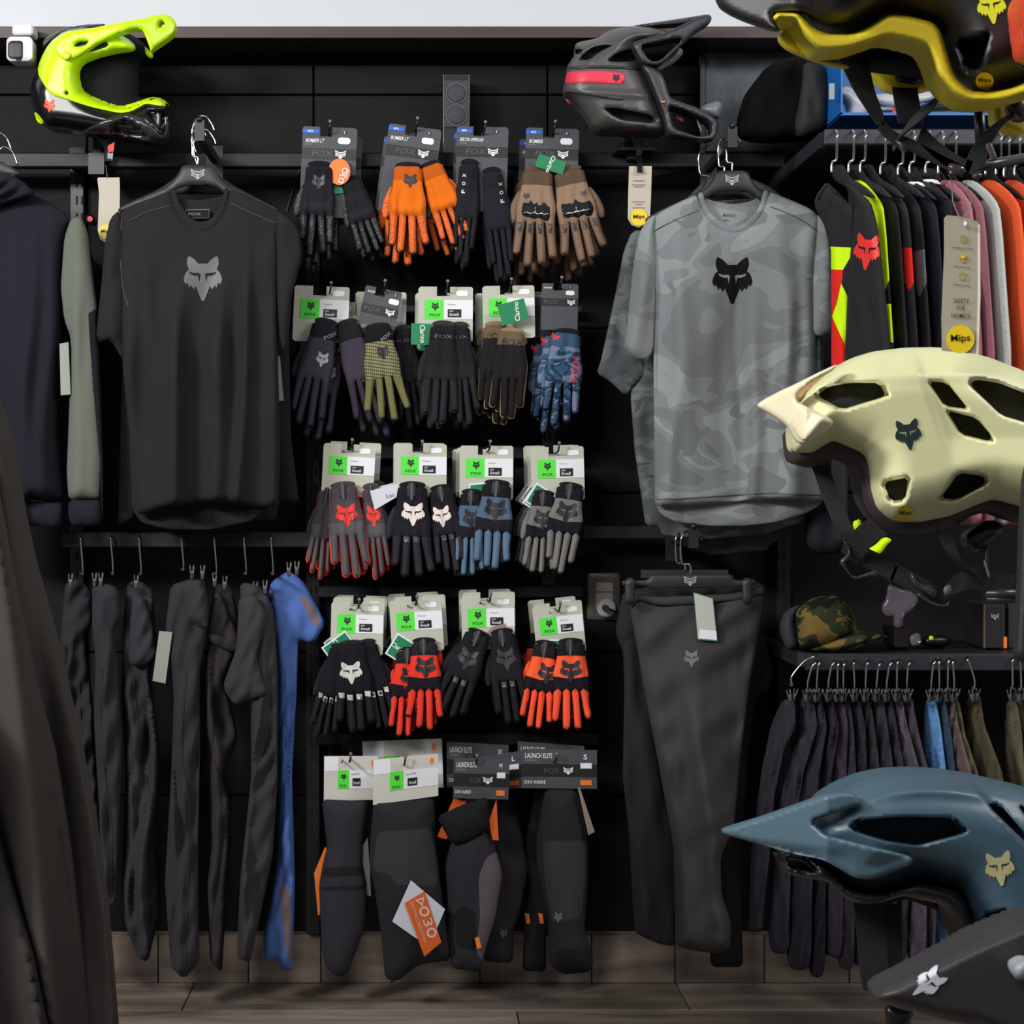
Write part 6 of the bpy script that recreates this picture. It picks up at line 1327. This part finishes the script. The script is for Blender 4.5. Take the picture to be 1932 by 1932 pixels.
inflate('fit_dial', zc2([(1500, 1400), (1560, 1340), (1700, 1280), (1790, 1320), (1780, 1400), (1700, 1460), (1600, 1530), (1520, 1500)]), PM(1.96), BLK2, t, h=.03, w=16, st=8)
inflate('fit_arm', zc2([(1640, 1570), (1660, 1570), (1700, 1700), (1680, 1710)]), PM(2.0), mat('arm_grey', '6b615e', .3), t, h=.005, w=4, st=5)
# display stand of the foreground helmets: post just inside the right edge, with arms
STM = mat('stand_steel', '3d4043', .35, metal=.6)
t = T('helmet_rack', 'tall display rack post at the right edge with arms under the helmets', 'rack', (P(1950, 0, 1.75)[0], -1.76, 0))
xp = P(1950, 0, 1.75)[0]
put('post', *boxv(xp, xp+.04, -1.78, -1.74, 0, 2.3), STM, t); bev(t.children[0], .006)
put('base_plate', *boxv(xp-.1, xp+.5, -2.1, -1.5, 0, .012), STM, t)
def armp(a, b, r=.006):
    put('arm', *tube([a, b], r, 8), STM, t, smooth=True)
armp(P(*zc2([(1650, 1812)])[0], 1.99), P(*zc2([(1932, 1815)])[0], 1.99)); armp(P(*zc2([(1660, 1850)])[0], 1.99), P(*zc2([(1932, 1860)])[0], 1.99), .004)
armp(P(*zc2([(1665, 1300)])[0], 1.97), P(*zc2([(1660, 1812)])[0], 1.99), .003)
# blue helmet
zl = lambda p: Z(1340, 1440, 3.264, p)
TEAL = mat('teal_blue_matte', '3b5361', .42, bump=.02, bs=900); BRK = mat('rim_black', '131212', .5)
shell = [(560, 440), (620, 300), (720, 195), (830, 130), (960, 78), (1100, 48), (1250, 38), (1450, 48), (1650, 80), (1932, 148), (2150, 225), (2400, 420), (2480, 700), (2420, 1000), (2300, 1200), (1950, 1260), (1730, 1180), (1650, 1090), (1622, 950), (1572, 835), (1530, 790), (1350, 730), (1280, 715), (1180, 755), (1060, 800), (930, 790), (860, 762), (700, 620), (600, 540)]
vents = [([(915, 388), (960, 352), (1200, 335), (1450, 342), (1522, 410), (1500, 432), (1272, 496), (1100, 470), (950, 422)], -.045, 1.22), ([(1732, 275), (1800, 278), (1932, 430), (1960, 490), (1890, 432)], -.045, 1.3), ([(1905, 262), (1990, 300), (2060, 380), (1960, 340)], -.04, 1.2), ([(1690, 938), (1820, 900), (1800, 1012), (1722, 1036)], -.04, 1.35)]
def cr2(X, Y):
    x = (X-1340)*3.264; y = (Y-1440)*3.264
    return .010*np.exp(-((y-(235-130*np.sin(np.clip((x-600)/1500, 0, 1)*3.14)+60))/40)**2)*np.clip((x-750)/500, 0, 1)*np.clip((2000-x)/500, 0, 1)-.012*np.clip((x-1700-(y-250)*.85)/50, 0, 1)*np.clip((700-y)/200, 0, 1)
t, s = fh(zl, 'slate blue half-shell bike helmet with a cream emblem, lower right foreground', 2.15, shell, TEAL, .105, vents, cr2, w=100, st=5.5)
rim = [(405, 530), (480, 545), (640, 592), (720, 640), (860, 775), (950, 800), (1050, 806), (1280, 722), (1500, 785), (1565, 840), (1605, 950), (1648, 1090), (1720, 1180), (1950, 1290), (2000, 1340), (1800, 1320), (1620, 1240), (1558, 1130), (1520, 1000), (1490, 930), (1440, 872), (1250, 830), (1190, 815), (1020, 872), (900, 862), (830, 832), (735, 742), (690, 722), (560, 700), (480, 685), (448, 645), (470, 600)]
inflate('rim', zl(rim), PM(2.18), BRK, t, h=.05, hb=.08, w=12, st=6, smooth=1, holes=[zl([(470, 575), (600, 602), (662, 672), (490, 640)])])
inflate('liner', zl([(600, 600), (1000, 400), (1900, 500), (1900, 1200), (1640, 1180), (1480, 940), (1250, 850), (1190, 840), (1100, 870), (900, 840), (720, 720)]), PM(2.1), PAD, t, h=.05, hb=.08, st=14)
visq = [(72, 418), (88, 402), (300, 338), (520, 262), (720, 190), (850, 180), (892, 190), (936, 250), (920, 262), (630, 350), (660, 392), (722, 445), (980, 510), (1235, 570), (1252, 600), (1235, 630), (990, 718), (890, 710), (800, 655), (700, 596), (500, 556), (300, 498), (80, 436)]
def vc2(X, Y):
    x = (X-1340)*3.264; y = (Y-1440)*3.264
    return .010*np.clip((y-(440+(x-72)*.12))/-60, -1, 0)*np.clip((900-x)/300, 0, 1)
inflate('visor', zl(visq), vm(1362, 2.15, 1560, 2.245), mat('teal_visor', '47606d', .4), t, over=(s, 2.15), h=.012, hb=.012, w=5, st=6, smooth=1, fold=vc2)
head('emblem', Fr(*zl([(1768, 545)])[0], -8), 0, 0, 55, s, mat('emb_cream_gloss', 'b3ad80', .15, coat=.6), t, .0015)
strap(t, zp([(970, 860, .02), (985, 1000, .02), (1000, 1150, .02), (1010, 1300, .02), (1030, 1400, .02)], zl), 2.12, (.0155, 0, 0))
strap(t, zp([(1085, 865, 0), (1100, 1000, 0), (1110, 1150, 0), (1112, 1300, 0), (1090, 1400, 0)], zl), 2.11, (.013, 0, 0))
inflate('buckle', zl([(955, 1340), (1075, 1330), (1100, 1400), (1060, 1440), (1040, 1450), (985, 1420)]), PM(2.16), BLK2, t, h=.008, st=6)
inflate('buckle', zl([(1075, 1480), (1260, 1530), (1240, 1590), (1200, 1700), (1100, 1700), (1080, 1590)]), PM(2.12), BLK2, t, h=.012, st=6)
t2 = [o_ for o_ in COL.objects if o_.get('label', '').startswith('tall display rack')][0]; t = t2
armp(P(1905, 1830, 2.12), P(1990, 1835, 1.78), .006)
# black and yellow helmet, seen from below
zy = lambda p: Z(1340, 0, 3.264, p)
KBL = mat('black_matte', '1f1e20', .45); YEL = mat('yellow_matte', 'c9b723', .45)
shell = [(350, 0), (450, -220), (800, -400), (1400, -480), (1900, -380), (2180, -120), (2250, 200), (2120, 440), (1932, 520), (1740, 575), (1600, 572), (1490, 470), (1430, 210), (1370, 145), (1200, 100), (1100, 92), (960, 175), (860, 212), (720, 208), (640, 165), (550, 80)]
vents = [([(1545, 270), (1700, 225), (1660, 405), (1590, 420)], -.05, 1.6), ([(1905, 330), (2000, 300), (1990, 400), (1920, 400)], -.04, 1.3)]
t, s = fh(zy, 'matte black bike helmet with a yellow rim, seen from below at the top right', 2.2, shell, KBL, .105, vents, None, w=90, st=8)
rim = [(382, 110), (398, 76), (540, 70), (572, 95), (640, 168), (720, 206), (870, 208), (970, 168), (1085, 92), (1130, 86), (1240, 102), (1370, 136), (1420, 190), (1445, 270), (1492, 430), (1522, 490), (1600, 560), (1720, 570), (1860, 540), (2050, 460), (2060, 560), (1900, 605), (1830, 630), (1720, 642), (1600, 637), (1500, 582), (1440, 510), (1400, 462), (1372, 370), (1332, 285), (1270, 262), (1100, 226), (980, 270), (860, 308), (720, 320), (655, 300), (592, 240), (545, 170), (515, 122), (430, 118), (402, 145)]
inflate('rim', zy(rim), PM(2.25), YEL, t, h=.04, hb=.05, w=9, st=5, smooth=1)
inflate('front_lip', zy([(412, 218), (470, 182), (580, 168), (602, 205), (590, 238), (530, 242), (545, 290), (610, 335), (720, 378), (860, 405), (845, 425), (740, 405), (620, 370), (480, 310), (425, 260)]), PM(2.2), YEL, t, h=.012, hb=.008, w=5, st=4, smooth=1)
inflate('far_rim', zy([(950, 432), (1060, 440), (1200, 440), (1330, 450), (1420, 500), (1400, 535), (1300, 568), (1170, 575), (1080, 545), (1020, 490)]), PM(2.08), YEL, t, h=.01, hb=.03, w=16, st=7, smooth=1)
inflate('far_rim', zy([(1700, 600), (1830, 610), (1932, 640), (2000, 700), (1932, 830), (1880, 830), (1800, 790), (1745, 760), (1740, 660)]), PM(2.1), YEL, t, h=.01, hb=.03, w=14, st=7)
inflate('liner', zy([(545, 240), (650, 310), (720, 322), (870, 300), (1090, 225), (1290, 265), (1345, 300), (1390, 440), (1440, 520), (1300, 480), (1100, 450), (960, 432), (800, 400), (620, 335)]), PM(2.13), PAD, t, h=.04, hb=.03, w=40, st=9)
inflate('visor', zy([(20, -60), (35, 0), (60, 48), (120, 88), (200, 125), (300, 162), (420, 198), (430, 185), (385, 110), (398, 76), (545, 66), (650, 112), (735, 142), (830, 140), (960, 78), (1085, 0), (1130, -60), (900, -260), (400, -240)]), vm(1345, 2.2, 1500, 2.28), mat('visor_black', '1a191b', .4), t, over=(s, 2.2), h=.014, hb=.012, w=14, st=8, smooth=1)
head('emblem', Fr(*zy([(1718, -60)])[0], -8), 0, 0, 54, s, mat('emb_lime', 'd6e02a', .15, coat=.7), t, .0015)
mark(t, zy([(1690, 500)])[0], 17, 0, surf=s)
strap(t, zp([(860, 320, 0), (900, 420, .01), (950, 560, .02), (1020, 700, .02), (1050, 770, .02)], zy), 2.15, [(.0165, 0, 0), (.0165, 0, 0)]+[(.0165-.0007*i, 0, 0) for i in range(19)])
strap(t, zp([(1190, 440, -.04), (1200, 560, -.03), (1220, 680, -.02), (1240, 760, 0)], zy), 2.12, (.014, 0, 0))
strap(t, zp([(1460, 540, .05), (1380, 640, .04), (1260, 740, .03), (1180, 820, .02), (1180, 860, .02)], zy), 2.15, (.009, 0, .013))
strap(t, zp([(1050, 770, .02), (1120, 840, .02), (1250, 900, .02), (1400, 980, .02), (1560, 1060, .02)], zy), 2.15, (.003, 0, .005))
strap(t, zp([(1290, 820, .02), (1400, 930, .02), (1520, 1010, .02), (1600, 1040, .02)], zy), 2.15, (.003, 0, .008))
strap(t, zp([(1860, 700, .0), (1740, 800, .02), (1660, 920, .02), (1620, 1060, .02)], zy), 2.15, (.012, 0, .006))
inflate('buckle', zy([(1470, 1000), (1560, 1020), (1585, 1060), (1540, 1080), (1460, 1040)]), PM(2.18), GB, t, h=.006, w=5, st=6)
inflate('buckle', zy([(1130, 850), (1215, 890), (1215, 940), (1180, 930)]), PM(2.18), GB, t, h=.006, w=5, st=6)
inflate('buckle', zy([(1600, 1070), (1670, 1060), (1680, 1090), (1640, 1105)]), PM(2.18), GB, t, h=.006, w=5, st=6)
inflate('strap_label', zy([(1690, 890), (1730, 870), (1772, 980), (1740, 1000)]), PM(2.18), mat('strap_lab2', '4c3f38', .5), t, h=.003, st=5)
inflate('strap_anchor', zy([(1130, 440), (1270, 470), (1300, 500), (1250, 520), (1150, 500)]), PM(2.1), BLK2, t, h=.01, st=7)
inflate('fit_dial', zy([(1830, 600), (1932, 560), (2000, 640), (1932, 760), (1860, 740), (1820, 680)]), PM(2.15), mat('dial', '2b2428', .4), t, h=.02, st=7)
t = t2
armp(P(*zy([(1655, 640)])[0], 2.12), P(*zy([(1668, 950)])[0], 2.12), .006); armp(P(*zy([(1560, 1045)])[0], 2.12), P(*zy([(1960, 970)])[0], 2.05), .006); armp(P(*zy([(1950, 970)])[0], 2.05), (xp+.02, -1.77, P(*zy([(1950, 970)])[0], 2.05)[2]), .006); armp(P(*zc2([(1925, 1815)])[0], 1.99), (xp+.02, -1.77, P(*zc2([(1925, 1815)])[0], 1.99)[2]), .006)
t_ = T('bike_helmet', 'blurred grey helmet edge at the right border beside the cream helmet', 'helmet', P(1930, 1230, 2.3))
inflate('shell', [(1950, 815), (1927, 900), (1921, 1000), (1918, 1100), (1910, 1242), (1950, 1262), (2050, 1200), (2060, 880), (1980, 800)], PM(2.27), mat('edge_grey', '1c1d20', .6), t_, h=.03, hb=.004, w=16, st=8)
t = t2
t = T('bike_helmet', 'orange-red helmet edge cut off at the top right corner', 'helmet', P(1930, 60, 2.2))
inflate('shell', zy([(1893, -60), (1890, 0), (1905, 150), (1935, 330), (2100, 400), (2300, 200), (2250, -100)]), PM(2.36), mat('orange_red_matte', 'c4412a', .45), t, h=.05, hb=.05, w=30, st=10)
# large swing tag hanging in front of the jerseys
t = T('swing_tag', 'tall beige swing tag with safety icons and a big yellow badge', 'tag', P(1815, 410, 2.1), 'swing tags')
q = [(1781, 412), (1786, 406), (1810, 408), (1843, 417), (1848, 424), (1849, 560), (1845, 668), (1777, 662), (1776, 600), (1781, 480)]
m = PM(2.12); plate('hang_tag', q, m, mat('tag_beige2', 'a8a18e', .55), t, th=.0015)
plate('tag_edge', [(1845, 424), (1849, 424), (1850, 560), (1846, 668), (1842, 668), (1845, 560)], PM(2.1206), mat('edge_white', 'e6e0d2', .6), t, th=.001)
f = flat(PM(2.121)); INK2 = mat('ink', ''); IY = mat('icon_gold', 'b8922a', .5)
ic = lambda c, r: plate('icon', circ(*c, r, r*1.25, 12), PM(2.122), IY, t, th=.0006, holes=[circ(*c, r*.8, r*1.02, 12)])
cs = zj([(1330, 885), (1330, 1040), (1325, 1180)])
for c in cs: ic(c, 6.5)
plate('icon_fill', circ(cs[1][0], cs[1][1]-3, 4.5, 3), PM(2.1222), mat('badge_yellow', ''), t, th=.0005)
plate('icon_check', [(cs[0][0]-3, cs[0][1]), (cs[0][0]-1, cs[0][1]+3), (cs[0][0]+3, cs[0][1]-4), (cs[0][0]-1, cs[0][1]+1)], PM(2.1222), IY, t, th=.0005)
for (a, b), s_ in zip(zj([(1250, 948), (1262, 1098), (1258, 1242)]), ('ENGINEERED SAFETY SYSTEM', 'SEE-HEAR-FEEL', 'RESEARCH BASED')): text('lettering', s_, Fr(a, b, 4, 1), 0, 0, 2.6, f, INK2, t, wd=37 if s_[0] == 'E' else 31)
for s_, (a, b), w_ in zip(('SAFETY', 'FOR', 'HELMETS'), zj([(1255, 1355), (1282, 1412), (1238, 1470)]), (30, 16, 36)): text('lettering', s_, Fr(a, b, 2, 1), 0, 0, 9, f, mat('ink_soft', '4b4638', .6), t, wd=w_)
mark(t, zj([(1310, 1680)])[0], 27, 2.121)
put('loop', *tube(arc3([P(1812, 414, 2.13), P(1798, 380, 2.13), P(1796, 345, 2.13), P(1790, 330, 2.14)]), .0006, 4), GRYP, t)
put('loop', *tube(arc3([P(1812, 414, 2.13), P(1832, 390, 2.13), P(1822, 340, 2.13)]), .0006, 4), GRYP, t)
inflate('tag_tip', circ(1822, 422, 3, 5), PM(2.126), WHT, t, h=.002, st=3, smooth=0)
# dark helmet visor at the bottom right
t = T('bike_helmet', 'matte dark grey helmet with a big peaked visor and white emblem, bottom right corner', 'helmet', P(1900, 1900, 2.48))
mv = PM(2.50, .0, 1700)
VG = mat('visor_grey_matte', '2d2b2d', .5)
def fv(X, Y):
    x = (X-1340)*3.264; y = (Y-1440)*3.264
    return -.03*np.clip((y-(1400-(x-1060)*.42))/-120, 0, 1)*1.0
s = inflate('visor', zl([(1010, 1432), (1015, 1420), (1062, 1380), (1400, 1212), (1650, 1082), (1932, 962), (2300, 860), (2500, 1000), (2500, 1700), (1900, 1720), (1650, 1620), (1450, 1590), (1250, 1530), (1060, 1478), (1020, 1465)]), mv, VG, t, h=.03, hb=.05, w=26, st=8, smooth=1, fold=fv)
fr = Fr(*zl([(1400, 1275)])[0], 52, 1.); head('emblem', fr, 8, -6, 60, s, mat('emb_pale', 'c3c7cf', .4), t, .002, sx=.72)
inflate('grey_knob', zl([(1860, 1245), (1932, 1200), (2050, 1220), (2050, 1330), (1890, 1340), (1865, 1300)]), PM(2.55), mat('knob_grey', '8f949a', .4), t, h=.02, w=12, st=8)
inflate('crown', zl([(1700, 1300), (1932, 1050), (2300, 900), (2700, 1100), (2900, 1700), (2300, 2200), (1700, 1900)]), PM(2.42), VG, t, h=.08, hb=.1, w=90, st=16, smooth=2)
# blue lined box with a white and red helmet on the far shelf
t = T('box', 'open blue box on the far shelf behind the yellow-rimmed helmet', 'box', P(1700, 238, .3))
BB = mat('box_blue', '0c5fa8', .5)
zz_ = lambda p: Z(1480, 60, 4.274, p)
a = P(*zz_([(340, 0)])[0], .3); b = P(*zz_([(1690, 770)])[0], .3)
put('back_wall', *boxv(a[0], b[0], -.16, -.15, b[2], b[2]+.22), BB, t); put('side_wall', *boxv(a[0], a[0]+.004, -.42, -.16, b[2], b[2]+.2), BB, t); put('side_wall', *boxv(b[0]-.004, b[0], -.42, -.16, b[2], b[2]+.2), BB, t)
put('bottom', *boxv(a[0], b[0], -.42, -.16, b[2]-.002, b[2]+.004), BB, t)
plate('barcode_label', zz_([(360, 415), (405, 415), (402, 545), (360, 545)]), PM(.43), mat('lab_grey', '8b9096', .6), t, th=.001)
t = T('full_face_helmet', 'white full-face helmet with red accents in the open blue box', 'helmet', P(1640, 235, .3))
WG = mat('white_gloss', 'a9aeb4', .3)
inflate('chin_bar', zz_([(415, 470), (470, 440), (520, 438), (580, 480), (690, 560), (770, 600), (1000, 570), (1200, 520), (1260, 450), (1290, 480), (1240, 560), (1000, 640), (800, 640), (690, 640), (620, 710), (700, 720), (980, 680), (1000, 720), (740, 745), (560, 740), (460, 720), (420, 720), (400, 600)]), PM(.3), WG, t, h=.03, hb=.05, w=10, st=6, smooth=1, holes=[zz_([(455, 510), (530, 580), (500, 690), (455, 690)])])
inflate('upper_shell', zz_([(690, 500), (760, 500), (980, 480), (1200, 480), (1290, 420), (1300, 500), (1230, 560), (900, 620), (760, 590)]), PM(.31), WG, t, h=.03, hb=.05, w=12, st=7)
inflate('red_panel', zz_([(850, 670), (900, 600), (990, 560), (1010, 600), (940, 640), (900, 680)]), PM(.33), REDP, t, h=.01, st=6)
inflate('red_panel', zz_([(1205, 520), (1250, 450), (1290, 460), (1240, 520)]), PM(.35), REDP, t, h=.01, st=6)
inflate('dark_interior', zz_([(640, 640), (1000, 600), (1500, 560), (1560, 620), (1500, 740), (700, 720)]), PM(.24), BLK2, t, h=.03, st=9)
